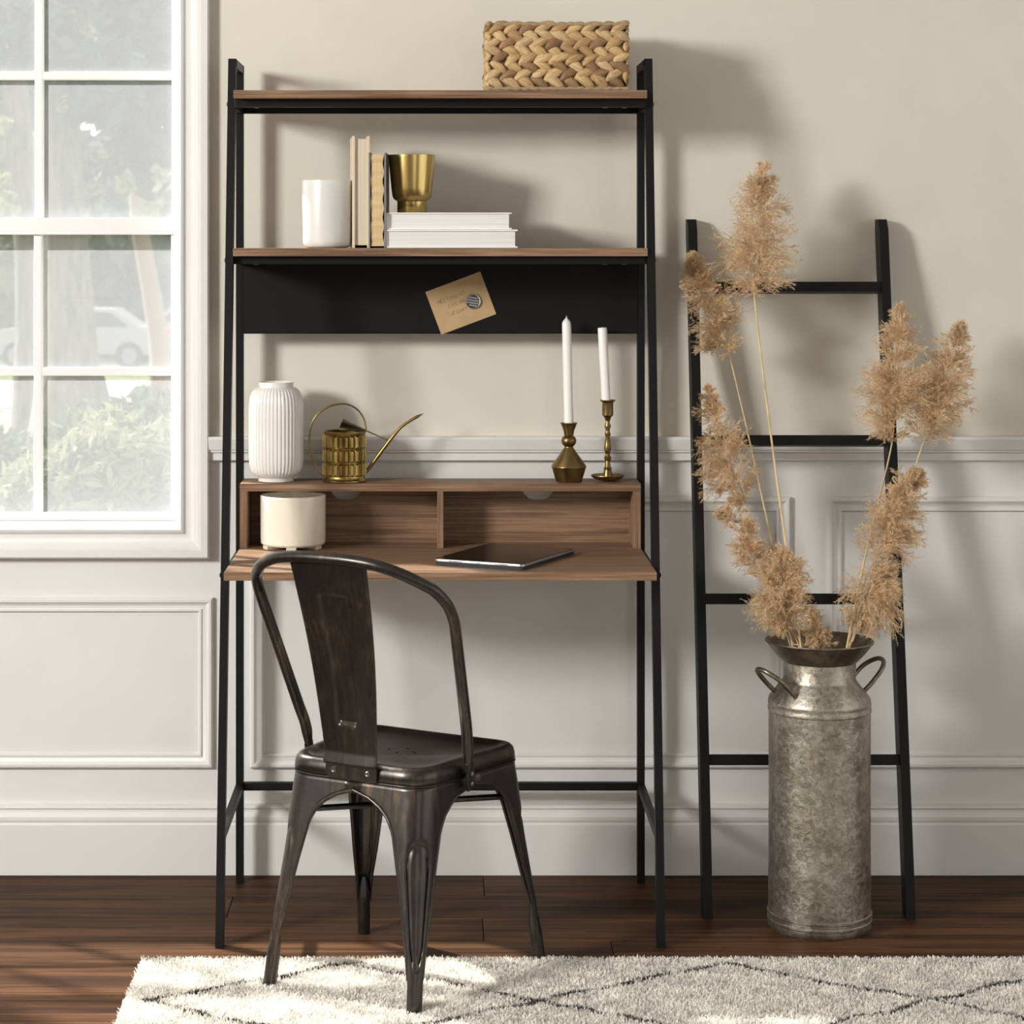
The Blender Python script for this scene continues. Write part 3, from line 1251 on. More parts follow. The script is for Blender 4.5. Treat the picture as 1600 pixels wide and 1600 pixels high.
pampas('tallest pampas plume, upright above the ladder top rung', (1192, 262), [(1188, 320), (1182, 400), (1179, 466)], 4.90, 4.93, (CANX - .048, CANY - .045), .076, 180, 1, .0030, droop=.75, tipw=.36)
pampas('pampas plume hiding the ladder left rail near its top', (1083, 395), [(1096, 440), (1118, 500), (1139, 553)], 4.90, 4.93, (CANX - .066, CANY - .02), .056, 120, 2, .0024, droop=.6, tipw=.24)
pampas('pampas plume crossing the second ladder rung on the left', (1107, 603), [(1120, 660), (1140, 730), (1167, 790)], 4.83, 4.85, (CANX - .058, CANY + .02), .060, 127, 3, .0016, droop=.6)
pampas('thin pampas plume low on the left, tip pointing out sideways', (1122, 800), [(1152, 812), (1180, 870), (1202, 925)], 4.75, 4.78, (CANX - .060, CANY - .052), .044, 82, 4, .0015, droop=.4)
pampas('bushy pampas plume just above the left of the can mouth', (1222, 852), [(1222, 890), (1224, 940), (1232, 985)], 4.70, 4.74, (CANX - .040, CANY - .03), .064, 165, 5, .0016, droop=.9)
pampas('short pampas tuft sitting inside the can mouth', (1262, 950), [(1270, 972), (1278, 1000), (1283, 1018)], 4.70, 4.72, (CANX + .003, CANY - .02), .026, 60, 6, .0014, droop=.9)
pampas('pampas plume in front of the ladder right rail', (1404, 476), [(1402, 540), (1396, 620), (1393, 695)], 4.84, 4.87, (CANX + .052, CANY - .035), .074, 172, 7, .0024, droop=.45)
pampas('rightmost pampas plume, leaning away from the ladder', (1500, 500), [(1488, 555), (1465, 625), (1443, 690)], 4.84, 4.87, (CANX + .060, CANY - .02), .064, 142, 8, .0024, droop=.35)
pampas('pampas plume on the right beside the third ladder rung', (1436, 735), [(1412, 765), (1388, 830), (1358, 892)], 4.76, 4.79, (CANX + .068, CANY), .062, 157, 9, .0016, droop=.6)
pampas('drooping pampas plume just above the right of the can mouth', (1388, 890), [(1378, 905), (1356, 935), (1340, 975)], 4.72, 4.75, (CANX + .064, CANY - .045), .066, 135, 10, .0016, droop=1.5)

# ------------------------------------------------------------------ basket
bx0, bx1, by0, by1 = at(764, 0, 4.845).x, at(977, 0, 4.845).x, 4.845, 5.035
bz0, bz1 = Z_TOP + .0008, 1.857
basket = thing('woven_basket', 'braided water hyacinth basket on the top shelf', 'basket', ((bx0 + bx1) / 2, (by0 + by1) / 2, bz0))
b = MB()
b.box(bx0, bx1, by0, by0 + .006, bz0, bz1 - .006)
b.box(bx0, bx1, by1 - .006, by1, bz0, bz1 - .006)
b.box(bx0, bx0 + .006, by0, by1, bz0, bz1 - .006)
b.box(bx1 - .006, bx1, by0, by1, bz0, bz1 - .006)
b.box(bx0, bx1, by0, by1, bz0, bz0 + .006)
b.build('core', M_liner, basket, world=True)


def strand_mesh(seed):
    R = random.Random(seed)
    mb = MB()
    nL, nR = 7, 8
    Ls, H, D = .0440, .0100, .0078
    P = []
    tw = R.uniform(-.5, .5)
    for i in range(nL + 1):
        t = i / nL
        w = max(.06, math.sin(PI * (0.06 + .88 * t)) ** .7)
        row = []
        for j in range(nR):
            a = 2 * PI * j / nR
            k = 1 + R.uniform(-.09, .09)
            row.append(Vector(((t - .5) * Ls, -(D * w) * math.sin(a) * k, H * w * math.cos(a) * k + .003 * math.sin(PI * t + tw))))
        P.append(row)
    mb.grid(P, wrap=True)
    mb.f.append(tuple(range(nR)))
    mb.m.append(0)
    mb.f.append(tuple(nL * nR + j for j in range(nR)))
    mb.m.append(0)
    ob = mb.build('strand', M_strand, None, 60)
    me = ob.data
    bpy.data.objects.remove(ob)
    return me


strand_meshes = [strand_mesh(k) for k in range(8)]
bo = root_loc(basket)
R_ = random.Random(3)
nrow = 8
rh = (bz1 - bz0 - .014) / nrow


def strands_on(p0, p1, outward):
    p0, p1 = Vector(p0), Vector(p1)
    d = (p1 - p0)
    Ln = d.length
    d.normalize()
    out = Vector(outward)
    step = .0318
    n = int(round(Ln / step))
    for r in range(nrow):
        sg = 1 if r % 2 == 0 else -1
        for k in range(n):
            x = (k + .5 + (.0 if (r // 2) % 2 == 0 else .35) - .17) / n * Ln + R_.uniform(-.002, .002)
            x = min(max(x, .006), Ln - .006)
            z = bz0 + .009 + (r + .5) * rh + R_.uniform(-.001, .001)
            ang = sg * math.radians(R_.uniform(24, 36))
            pos = p0 + d * x
            Mb = Matrix(((d.x, -out.x, 0, 0), (d.y, -out.y, 0, 0), (d.z, -out.z, 1, 0), (0, 0, 0, 1)))
            Mr = Mb @ Matrix.Rotation(ang, 4, 'Y') @ Matrix.Rotation(R_.uniform(-.1, .22), 4, 'Z')
            sc = R_.uniform(.92, 1.1)
            M4 = Matrix.Translation(Vector((pos.x, pos.y, z)) - bo + out * .001) @ Mr @ Matrix.Diagonal((sc, 1, sc * R_.uniform(.98, 1.12), 1))
            ob = bpy.data.objects.new('strand', R_.choice(strand_meshes))
            C.objects.link(ob)
            ob.parent = basket
            ob.matrix_local = M4


strands_on((bx0, by0, 0), (bx1, by0, 0), (0, -1, 0))
strands_on((bx1, by0, 0), (bx1, by1, 0), (1, 0, 0))
strands_on((bx0, by1, 0), (bx0, by0, 0), (-1, 0, 0))
strands_on((bx1, by1, 0), (bx0, by1, 0), (0, 1, 0))
for z, r in ((bz1 - .0045, .0042), (bz0 + .0048, .0044)):
    b = MB()
    o_ = .004
    loop = [(bx0 - o_, by0 - o_), (bx1 + o_, by0 - o_), (bx1 + o_, by1 + o_), (bx0 - o_, by1 + o_)]
    pts = []
    for k in range(4):
        p, q = Vector((*loop[k], z)), Vector((*loop[(k + 1) % 4], z))
        m_ = 46
        for j in range(m_):
            pts.append(p.lerp(q, j / m_) + Vector((0, 0, .0009 * math.sin(j * 1.9))))
    b.tube(pts, [r * (1 + .28 * math.sin(i * 2.1)) for i in range(len(pts))], 7, closed=True)
    b.build('braided_rim', M_rope, basket, 60, world=True)

# ------------------------------------------------------------------ things on the middle shelf
zs = Z_MID + .0004
p = at(511.5, 0, 4.885)
jar = thing('candle_jar', 'white frosted glass candle jar at the left of the middle shelf', 'candle', (p.x, 4.885, zs))
b = MB()
b.lathe([(.0001, .0), (.040, .0), (.0465, .002), (.0505, .007), (.0515, .014), (.0520, .06), (.0536, .1395), (.0531, .1425), (.0520, .1415), (.0500, .06), (.0490, .016), (.0001, .014)], 64)
b.build('glass', M_jarglass, jar, 40)
b = MB()
b.lathe([(.0001, .0145), (.0480, .0165), (.0492, .06), (.0505, .105), (.046, .1035), (.0001, .103)], 48)
wx = b.build('wax', M_jarwax, jar, 40)
b = MB()
b.tube([(0, 0, .102), (.001, 0, .112), (.003, 0, .118)], .0011, 6)
b.build('wick', M_wick, wx)


def standing_book(name, label, x, yf, z, th, hgt, dep, cov, rot, mc, mp, deckle=False, over=.004):
    t = thing(name, label, 'book', (x, yf, z), math.radians(rot))
    for s in (-1, 1):
        mb = MB()
        mb.box(s * th / 2 - (cov if s > 0 else 0), s * th / 2 + (cov if s < 0 else 0), 0, dep, 0, hgt, .0009)
        mb.build('cover', mc, t)
    mb = MB()
    P = [(-th / 2, dep - .004), (th / 2, dep - .004), (th / 2 - .002, dep + .002), (0, dep + .004), (-th / 2 + .002, dep + .002)]
    mb.prism(P, 'z', 0, hgt)
    mb.build('spine', mc, t)
    mb = MB()
    x0, x1 = -th / 2 + cov, th / 2 - cov
    if not deckle:
        mb.box(x0, x1, .006, dep - .004, over, hgt - over)
    else:
        n = 22
        Lf, Rt = [], []
        for i in range(n + 1):
            zz = over + (hgt - 2 * over) * i / n
            Lf.append((x0 + .0014 + .0013 * math.sin(i * 1.1), zz))
            Rt.append((x1 - .0022 + .0018 * math.sin(i * 1.45 + 1), zz))
        for i in range(n):
            q = [Lf[i], Rt[i], Rt[i + 1], Lf[i + 1]]
            y0 = .004 + .0012 * math.sin(i * 2.3)
            y1 = .004 + .0012 * math.sin((i + 1) * 2.3)
            mb.add([(q[0][0], y0, q[0][1]), (q[1][0], y0, q[1][1]), (q[2][0], y1, q[2][1]), (q[3][0], y1, q[3][1]),
                    (q[0][0], dep - .004, q[0][1]), (q[1][0], dep - .004, q[1][1]), (q[2][0], dep - .004, q[2][1]), (q[3][0], dep - .004, q[3][1])],
                   [(0, 1, 2, 3), (0, 3, 7, 4), (1, 5, 6, 2)] + ([(4, 5, 1, 0)] if i == 0 else []) + ([(3, 2, 6, 7)] if i == n - 1 else []))
    mb.build('pages', mp, t)
    return t


standing_book('standing_book', 'tall cream linen book standing beside the candle jar', at(564.3, 0, 4.845).x, 4.845, zs, .0365, .2345, .155, .0055, 4.0, M_coverc, M_pagec, over=.006)
standing_book('standing_book', 'shorter grey book with rough yellowed pages standing next to stacked books', at(589.5, 0, 4.84).x, 4.838, zs, .0365, .200, .14, .0035, -1.5, M_coverg, M_pagey, True)


def flat_book(label, x0, x1, yf, z, th, dep, cov, rot=0.0):
    xc = (x0 + x1) / 2
    t = thing('flat_book', label, 'book', (xc, yf + dep / 2, z), math.radians(rot), 'white books lying in a stack')
    w = (x1 - x0) / 2
    for k in (0, 1):
        mb = MB()
        mb.box(-w, w, -dep / 2, dep / 2, k * (th - cov), k * (th - cov) + cov, .001)
        mb.build('cover', M_coverw, t)
    mb = MB()
    P = [(-w + .001 + .004 * math.cos(a), th / 2 + (th / 2 - .0008) * math.sin(a)) for a in np.linspace(PI / 2, PI * 1.5, 9)]
    P = [(-w - .0005 + .003 - .003 * math.cos(PI * (a - th / 2) / th) if False else q[0], q[1]) for q, a in zip(P, P)]
    mb.prism(P + [(-w + .003, .001), (-w + .003, th - .001)], 'y', -dep / 2, dep / 2)
    mb.build('spine', M_coverw, t, 40)
    mb = MB()
    mb.box(-w + .003, w - .0055, -dep / 2 + .004, dep / 2 - .004, cov, th - cov)
    mb.build('pages', M_pagew, t)
    return t


x0, x1 = at(600, 0, 4.84).x, at(809, 0, 4.84).x
flat_book('larger white book lying flat, bottom of the stack on the middle shelf', x0 + .0032, x1, 4.84, zs, .0388, .19, .0036)
x0b, x1b = at(601, 0, 4.845).x, at(799.5, 0, 4.845).x
flat_book('smaller white book lying flat, top of the stack under the gold goblet', x0b + .003, x1b, 4.845, zs + .0391, .0352, .18, .0030)
zg = zs + .0391 + .0354
p = at(643.5, 0, 4.91)
gob = thing('gold_goblet', 'brushed gold goblet standing on the stacked white books', 'goblet', (p.x, 4.91, zg))
b = MB()
b.lathe([(.0001, 0), (.030, 0), (.0310, .0015), (.0310, .022), (.0315, .0245), (.036, .027), (.0395, .031), (.0415, .037), (.0435, .052), (.0497, .1165), (.0500, .1225), (.0492, .1228), (.0470, .105), (.0410, .048), (.037, .034), (.0001, .030)], 72)
b.build('bowl', M_gold, gob, 40)

# ------------------------------------------------------------------ card and magnet on the board
pc = at(720, 473.5, 5.034)
card = thing('note_card', 'tan note card with pencilled lines pinned to the black board', 'card', (pc.x, 5.0345, pc.z))
ang = math.radians(20.6)
cw, ch = .0638, .0495
Rm = Matrix.Rotation(-ang, 4, 'Y')
b = MB()
b.box(-cw, cw, -.0006, 0.0008, -ch, ch, M=Rm)
paper = b.build('paper', M_card, card)
LET = {'M': [[(0, 0), (0, 1), (.5, .4), (1, 1), (1, 0)]], 'E': [[(.9, 0), (0, 0), (0, 1), (.9, 1)], [(0, .5), (.7, .5)]], 'T': [[(0, 1), (1, 1)], [(.5, 1), (.5, 0)]], 'I': [[(.5, 0), (.5, 1)]],
       'N': [[(0, 0), (0, 1), (1, 0), (1, 1)]], 'G': [[(1, .85), (.6, 1), (.1, .8), (0, .4), (.3, 0), (.9, .1), (1, .45), (.6, .45)]], 'A': [[(0, 0), (.5, 1), (1, 0)], [(.2, .4), (.8, .4)]],
       '7': [[(0, 1), (1, 1), (.4, 0)]], '4': [[(.7, 0), (.7, 1), (0, .35), (1, .35)]], '5': [[(.9, 1), (.2, 1), (.1, .55), (.7, .6), (.9, .25), (.5, 0), (0, .1)]], ':': [[(.4, .2), (.5, .28)], [(.4, .7), (.5, .78)]],
       'U': [[(0, 1), (0, .2), (.5, 0), (1, .2), (1, 1)]], 'S': [[(1, .9), (.5, 1), (.1, .75), (.8, .4), (.7, .05), (0, .1)]], 'D': [[(0, 0), (0, 1), (.7, .85), (1, .5), (.7, .1), (0, 0)]], 'Y': [[(0, 1), (.5, .5), (1, 1)], [(.5, .5), (.5, 0)]]}
b = MB()
for text, lx, lz_ in (('MEETING AT', -.047, .0140), ('7:45 AM', -.031, -.0015), ('TUESDAY', -.037, -.0185)):
    x = lx
    for ch_ in text:
        if ch_ != ' ':
            hgt = .0082 if text != 'TUESDAY' else (.0095 if x == lx else .0072)
            for st in LET[ch_]:
                pts = [(x + a * .0048 + .0014 * c, -.0008, lz_ + c * hgt) for a, c in st]
                b.tube([Rm @ Vector(q) for q in pts], .00034, 4)
        x += .0066 if ch_ not in ' :' else .0038
b.build('pencil_writing', M_pencil, paper)
pm = at(739.3, 470.8, 5.03)
mag = thing('round_magnet', 'round silver magnet with dark striped face holding the note card', 'magnet', (pm.x, 5.0338, pm.z))
RX = Matrix.Rotation(PI / 2, 4, 'X')
b = MB()
b.lathe([(.0150, 0), (.0165, .001), (.0167, .0035), (.0158, .0052), (.0142, .0054), (.0132, .0046), (.0132, .003)], 40, close=False, M=RX)
b.build('rim', M_magnet, mag, 40)
b = MB()
b.lathe([(.0001, .0036), (.0001, .0036), (.0136, .0036)], 40, close=False, M=RX)
b.build('face', M_magface, mag)
for zc in (.0078, .0020, -.0036, -.0092):
    b = MB()
    hw = math.sqrt(max(0, .0126 ** 2 - zc ** 2))
    n = 10
    up_, dn = [], []
    for i in range(n + 1):
        x = -hw + 2 * hw * i / n
        zz = zc + (.0007 if i % 2 else -.0007) - x * .16
        up_.append((x, -.0041, zz + .0014))
        dn.append((x, -.0041, zz - .0014))
    b.grid([[Vector(a), Vector(c)] for a, c in zip(up_, dn)])
    b.build('stripe', M_magband, mag)

# ------------------------------------------------------------------ things on the hutch
zh = Z_HUT + .0004
p = at(431.5, 0, 5.005)
vase = thing('ribbed_vase', 'tall white ribbed ceramic vase at the left of the hutch', 'vase', (p.x, 5.005, zh))
H = .2145
prof = [(.0001, .001), (.036, 0), (.0385, .001), (.0388, .007), (.0400, .0095), (.046, .013), (.0530, .021), (.0570, .033), (.0588, .050), (.0590, .10), (.0590, .150), (.0582, .170), (.0555, .185), (.0500, .1955), (.0435, .2010), (.0385, .2035), (.0378, .206), (.0382, H - .001), (.0372, H), (.0350, H - .002), (.0348, .2), (.050, .18), (.053, .10), (.0001, .012)]
prof = [(r, z) for r, z in prof]


def fl_(a, k, z):
    if 5 <= k <= 14:
        amp = .026 if 6 <= k <= 13 else .012
        return 1 + amp * (abs(math.sin(a * 22)) - .65)
    return 1


pf = []
flag = []
for k in range(len(prof) - 1):
    n = 3 if 5 <= k < 14 else 1
    for j in range(n):
        t = j / n
        pf.append((prof[k][0] + (prof[k + 1][0] - prof[k][0]) * t, prof[k][1] + (prof[k + 1][1] - prof[k][1]) * t))
        flag.append(k + t)
pf.append(prof[-1])
flag.append(len(prof) - 1)


def fl2(a, k, z):
    kk = flag[k]
    w = max(0, min(1, (kk - 4.2) / 2.0)) * max(0, min(1, (15.2 - kk) / 2.0))
    return 1 + .034 * w * (abs(math.sin(a * 22)) - .62)


b = MB()
b.lathe(pf, 264, flute=fl2)
b.build('body', M_vase, vase, 60)

p = at(538.5, 0, 5.0)
wc = thing('watering_can', 'small embossed brass watering can with long thin spout', 'watering can', (p.x, 5.0, zh))
b = MB()
b.lathe([(.0001, .001), (.0465, 0), (.0482, .0015), (.0482, .004), (.0462, .006), (.0445, .008), (.0440, .012), (.0440, .102), (.0452, .104), (.0452, .1085), (.0440, .1095), (.0425, .108), (.0425, .02), (.0001, .018)], 64)
body = b.build('body', M_brass, wc, 40)
nt_ = 24
for r in range(3):
    z0, z1 = .0125 + r * .0300, .0125 + r * .0300 + .0292
    for k in range(nt_):
        a = 2 * PI * (k + .5) / nt_
        mb = MB()
        w, ri, ro = 2 * PI * .0445 / nt_ * .95, .0432, .0478
        wi = w * .22
        P = [(-w / 2, ri, z0), (w / 2, ri, z0), (w / 2, ri, z1), (-w / 2, ri, z1), (-wi, ro, z0 + .004), (wi, ro, z0 + .004), (wi, ro, z1 - .004), (-wi, ro, z1 - .004)]
        Mz = Matrix.Rotation(a - PI / 2, 4, 'Z')
        mb.add([Mz @ Vector(q) for q in P], [(4, 5, 6, 7), (0, 1, 5, 4), (1, 2, 6, 5), (2, 3, 7, 6), (3, 0, 4, 7)])
        mb.build('embossed_tile', M_brass, body)
# half lid, tilted like a cuff
P = []
for i in range(2):
    row = []
    for j in range(17):
        a = PI * j / 16
        x = (-.012 + .058 * i) + (1 - i) * .009 * math.sin(a)
        rr = .0225 - .013 * i
        row.append(Vector((x, rr * 1.6 * math.cos(a), .1085 + (.0 if i else .004) + rr * math.sin(a) * (1.0 - .72 * i))))
    P.append(row)
b = MB()
b.grid(P)
b.build('half_lid', M_brassdark, wc, 60, solid=.0012)
b = MB()
hpts = [at(505.5, 744, 5.0), at(497, 733, 5.0), at(488, 713, 5.0), at(483.5, 690, 5.0), at(485.5, 668, 5.0), at(493, 651, 5.0), at(507, 639, 5.0), at(523, 632.5, 5.0), at(541, 631.5, 5.0), at(556, 638, 5.0), at(566.5, 650, 5.0), at(571.5, 664, 5.0), at(572, 675, 5.0)]
o = Vector(wc.location)
b.tube([q - o for q in smooth_path(hpts, 5)], .0018, 8)
b.build('hoop_handle', M_brass, wc, 60)
spts = [at(570, 741, 5.0), at(583, 723, 5.0), at(600, 700, 5.0), at(613, 683, 5.0), at(626, 668, 5.0), at(640, 658, 5.0), at(652, 651, 5.0)]
sp = smooth_path(spts, 5)
b = MB()
b.tube([q - o for q in sp], [.0036 + .0004 * math.sin(i / 5) for i in range(len(sp))], 12, cap=False)
# slanted open tip
e_ = sp[-1] - o
b.tube([e_, at(656, 649, 5.0) - o, at(661.5, 646, 5.0) - o], [.0036, .0022, .0003], 12, cap=False)
b.build('spout', M_brass, wc, 60)
b = MB()
b.tube([at(572, 673, 5.0) - o, at(609, 689, 5.0) - o], .0014, 8)
b.build('spout_brace', M_brass, wc, 60)

k5 = 5.0 / F_PX


def candlestick(label, px, Y, rows_, base_y, m):
    q = at(px, 0, Y)
    t = thing('candlestick', label, 'candlestick', (q.x, Y, zh), 0, 'brass candlesticks on the hutch')
    kk = Y / F_PX
    mb = MB()
    pr = [(.0001, .0005)] + [(hw * kk, (base_y - y) * kk) for y, hw in rows_]
    mb.lathe(pr, 48)
    mb.build('body', m, t, 32)
    return t


# faceted cone holder with a ball neck
rowsA = [(752, 19.5), (751.6, 20.2), (729.8, 27.0), (728.6, 27.4), (727, 27.0), (699.5, 7.4), (697.8, 6.6)]
for a in np.linspace(-1.05, 1.05, 13):
    rowsA.append((688.5 - 11.2 * math.sin(a) / math.sin(1.05) * .82, 11.8 * math.cos(a) / 1.0 if abs(a) < 1.04 else 6.6))
rowsA += [(678.6, 7.6), (673, 8.3), (660.4, 13.3), (660, 12.9), (661, 8.0), (664, 7.7), (664.1, .1)]
csA = candlestick('squat brass candlestick with a wide cone base and ball neck', 888.8, 4.995, rowsA, 752, M_bronze)
rowsB = [(751, 6), (750.6, 9), (748.5, 19), (745.5, 24), (742.3, 26.4), (741.5, 26.2), (743.6, 22), (745.8, 12), (745, 8.5), (740, 7.4), (733.5, 5.6), (732.3, 6.3), (730.6, 6.3), (729.4, 4.6), (724, 4.2), (719.5, 3.6), (717.8, 5.4), (714.5, 5.8), (712, 4.3), (709, 3.3), (706, 4.5), (700.5, 5.7), (694, 5.0), (683, 3.2), (679.5, 4.3), (677.5, 4.7), (675.3, 3.6), (671, 3.3), (666.5, 5.0), (664.3, 5.0), (661, 3.4), (657.5, 3.2), (655.5, 4.4), (652.5, 5.0), (650.5, 6.7), (648.5, 8.7), (630, 8.7), (628, 9.4), (625.5, 12.4), (624.6, 12.7), (624.4, 11.8), (627, 7.6), (630, 7.4), (630.1, .1)]
csB = candlestick('slim turned brass candlestick with a round saucer base', 949.5, 5.005, rowsB, 751.3, M_bronze)


def taper(label, base, top, r0, r1, tip):
    o = Vector(base)
    t = thing('taper_candle', label, 'candle', o, 0, 'white taper candles')
    d = Vector(top) - o
    mb = MB()
    if tip:
        pts = [d * s for s in (0, .3, .6, .93, .955, .975, .99, 1)]
        rr = [r0, r0 * .98, (r0 + r1) / 2, r1, r1 * .93, r1 * .6, r1 * .3, .0009]
    else:
        pts = [d * s for s in (0, .25, .5, .75, .985, 1)]
        rr = [r0, r0 * .98, (r0 + r1) / 2, r1, r1, r1 * .9]
    mb.tube(pts, rr, 24)
    mb.build('wax', M_wax, t, 50)
    mb = MB()
    mb.tube([d * .985, d + Vector((.0004, 0, .003 if tip else .002))], .0009, 6)
    mb.build('wick', M_wax if tip else M_wick, t)


taper('taller white taper candle in the squat cone candlestick', at(888.8, 663.5, 4.995), at(885, 496, 4.995), .0101, .0098, True)
taper('shorter white taper candle tilting in the slim candlestick', at(947.3, 629.3, 5.005), at(941, 512, 5.005), .0098, .0100, False)

# ------------------------------------------------------------------ pot in the cubby
p = at(458, 0, 4.962)
pot = thing('footed_planter', 'cream glazed round planter on low feet in the left cubby', 'planter', (p.x, 4.962, Z_DESK + .0004))
b = MB()
b.lathe([(.0001, .0065), (.060, .0065), (.0665, .0078), (.0693, .0115), (.0698, .03), (.0700, .1085), (.0700, .1115), (.0690, .1132), (.0675, .1120), (.0668, .10), (.0665, .020), (.0001, .015)], 80)
b.build('bowl', M_pot, pot, 35)
for a in (90, 210, 330, 270):
    r = math.radians(a + 0)
    b = MB()
    Mz = Matrix.Rotation(r, 4, 'Z')
    b.box(.020, (.0665 if a != 90 else .06), -.0105, .0105, 0, .0075, .001, M=Mz)
    b.build('foot', M_potfoot, pot)

# ------------------------------------------------------------------ tablet
zt = Z_DESK + .0004
tc = Vector((.1350, 4.7765))
tab = thing('tablet', 'black screened tablet lying flat on the desktop', 'tablet', (tc.x, tc.y, zt), math.radians(-26.0))
tw, tl, th = .0995, .1345, .0125


def rrect(hx, hy, r, n=6):
    out = []
    for sx, sy, a0 in ((1, 1, 0), (-1, 1, 90), (-1, -1, 180), (1, -1, 270)):
        for i in range(n + 1):
            a = math.radians(a0 + 90 * i / n)
            out.append((sx * (hx - r) + r * math.cos(a), sy * (hy - r) + r * math.sin(a)))
    return out


b = MB()
rg = []
for ins, z in ((.0035, .0052), (.001, .0058), (0, .0068), (0, th - .0025), (.0006, th - .0012), (.0014, th - .0008)):
    rg.append([Vector((q[0], q[1], z)) for q in rrect(tw - ins, tl - ins, .009)])
b.grid(rg, wrap=True)
n_ = len(rg[0])
b.f += [tuple(range(n_)), tuple(len(b.v) - n_ + i for i in range(n_))]
b.m += [0, 0]
tb = b.build('body', M_tabbody, tab, 35)
b = MB()
b.prism(rrect(tw - .0012, tl - .0012, .009), 'z', 0, .0054)
b.build('folio_cover', M_folio, tab)
b = MB()
b.prism(rrect(tw - .0016, tl - .0016, .008), 'z', th - .001, th)
b.build('screen', M_screen, tab)
for x0, x1 in ((-.066, -.036), (.036, .066), (-.005, .005)):
    b = MB()
    b.box(x0, x1, -tl - .0003, -tl + .002, .0078, .0096, .0004)
    b.build('port_slot', M_slot, tb)

# ------------------------------------------------------------------ rug
RX0, RX1, RY0, RY1 = -0.5735, 1.75, 2.6, 4.468
rug = thing('shag_rug', 'cream shag rug with dark diamond lattice lines', 'rug', ((RX0 + RX1) / 2, (RY0 + RY1) / 2, 0))
b = MB()
b.box(RX0 + .008, RX1 - .008, RY0 + .008, RY1 - .008, .0004, .009)
b.build('backing', M_rugback, rug, world=True)
ox, oy = rug.location.x, rug.location.y


def tufts(x0, x1, y0, y1, step, hgt, seed, wid):
    R = np.random.default_rng(seed)
    nx, ny = int((x1 - x0) / step), int((y1 - y0) / step)
    gx, gy = np.meshgrid(np.linspace(x0, x1, nx), np.linspace(y0, y1, ny))
    px = (gx + R.normal(0, step * .35, gx.shape)).ravel()
    py = (gy + R.normal(0, step * .35, gy.shape)).ravel()
    n = px.size
    # wavering lattice lines of dark yarn
    wob = .006 * np.sin(px * 31 + py * 17) + .004 * np.sin(px * 73 - py * 41)
    u = (px - .180) / .7165
    v = (py - 4.2155 + wob) / .434
    la = np.abs(((u + v) + .5) % 1 - .5)
    lb = np.abs(((u - v) + .5) % 1 - .5)
    dist = np.minimum(la, lb) / math.hypot(1 / .7165, 1 / .434)
    wavy = .0042 + .0022 * np.sin(px * 55 + 1.3 * np.sin(py * 40))
    dark = (dist < np.maximum(wavy, .0022) + R.normal(0, .0012, n)) & (py < 4.4375) & (px > -.542) & (R.random(n) < .9)
    # bundles: several fibres per tuft, each a bent two-quad blade
    nb = 3
    px, py, dark = np.repeat(px, nb), np.repeat(py, nb), np.repeat(dark, nb)
    n = px.size
    a = R.uniform(0, 2 * PI, n)
    w = wid * R.uniform(.7, 1.3, n)
    h = hgt * R.uniform(.5, 1.15, n)
    lx, ly_ = R.normal(0, hgt * .22, n), R.normal(0, hgt * .22, n)
    bx_, by_ = px + R.normal(0, step * .3, n), py + R.normal(0, step * .3, n)
    cx_, sy_ = np.cos(a) * w / 2, np.sin(a) * w / 2
    def row(f, k, zz):
        X, Y = bx_ + lx * f - ox, by_ + ly_ * f - oy
        return np.stack([X - cx_ * k, Y - sy_ * k, zz], -1), np.stack([X + cx_ * k, Y + sy_ * k, zz], -1)
    z0_ = np.full(n, .006)
    a0, a1 = row(0, .8, z0_)
    b0, b1 = row(.5, 1.0, .006 + h * .6)
    c0, c1 = row(1.1, .45, .006 + h)
    Q = np.concatenate([np.stack([a0, a1, b1, b0], 1), np.stack([b0, b1, c1, c0], 1)], 0)
    return Q, np.concatenate([dark, dark]).astype(int)


Q1, d1 = tufts(RX0, 1.32, 4.0, RY1, .0037, .0115, 5, .0030)
Q2, d2 = tufts(RX0, RX1, RY0, 4.0, .011, .0115, 6, .0075)
Q3, d3 = tufts(1.32, RX1, 4.0, RY1, .008, .0115, 7, .006)
ob = link('pile', quads_mesh('pile', np.concatenate([Q1, Q2, Q3]), [M_pile, M_piled], np.concatenate([d1, d2, d3])), rug, kind='stuff')

# ------------------------------------------------------------------ outdoors, beyond the window
GZ = -1.7
b = MB()
b.add([(-60, 5.6, GZ), (40, 5.6, GZ), (40, 140, GZ), (-60, 140, GZ)], [(0, 1, 2, 3)])
o = b.build('lawn', M_lawn)
o['kind'] = 'stuff'
tag(o, 'green lawn beyond the window', 'lawn')
b = MB()
b.box(-60, 40, 43.2, 51.5, GZ - .05, GZ + .04)
struct(b.build('road', M_road))


def leaf_quads(centres, radii, n, size, seed, flat=1.0, long=1.0):
    R = np.random.default_rng(seed)
    cs = np.array(centres)
    rs = np.array(radii)
    idx = R.choice(len(cs), n, p=(rs ** 2.2) / (rs ** 2.2).sum())
    d = R.normal(size=(n, 3))
    d /= np.linalg.norm(d, axis=1, keepdims=True)
    pos = cs[idx] + d * (rs[idx] * R.uniform(.35, 1, n) ** .6)[:, None] * np.array([1, 1, flat])
    u = unit(R.normal(size=(n, 3)))
    v = unit(np.cross(u, R.normal(size=(n, 3))))
    s = size * R.uniform(.6, 1.3, n)[:, None]
    return np.stack([pos - u * s * long - v * s * .1, pos - v * s * .5, pos + u * s * long, pos + v * s * .5], 1)


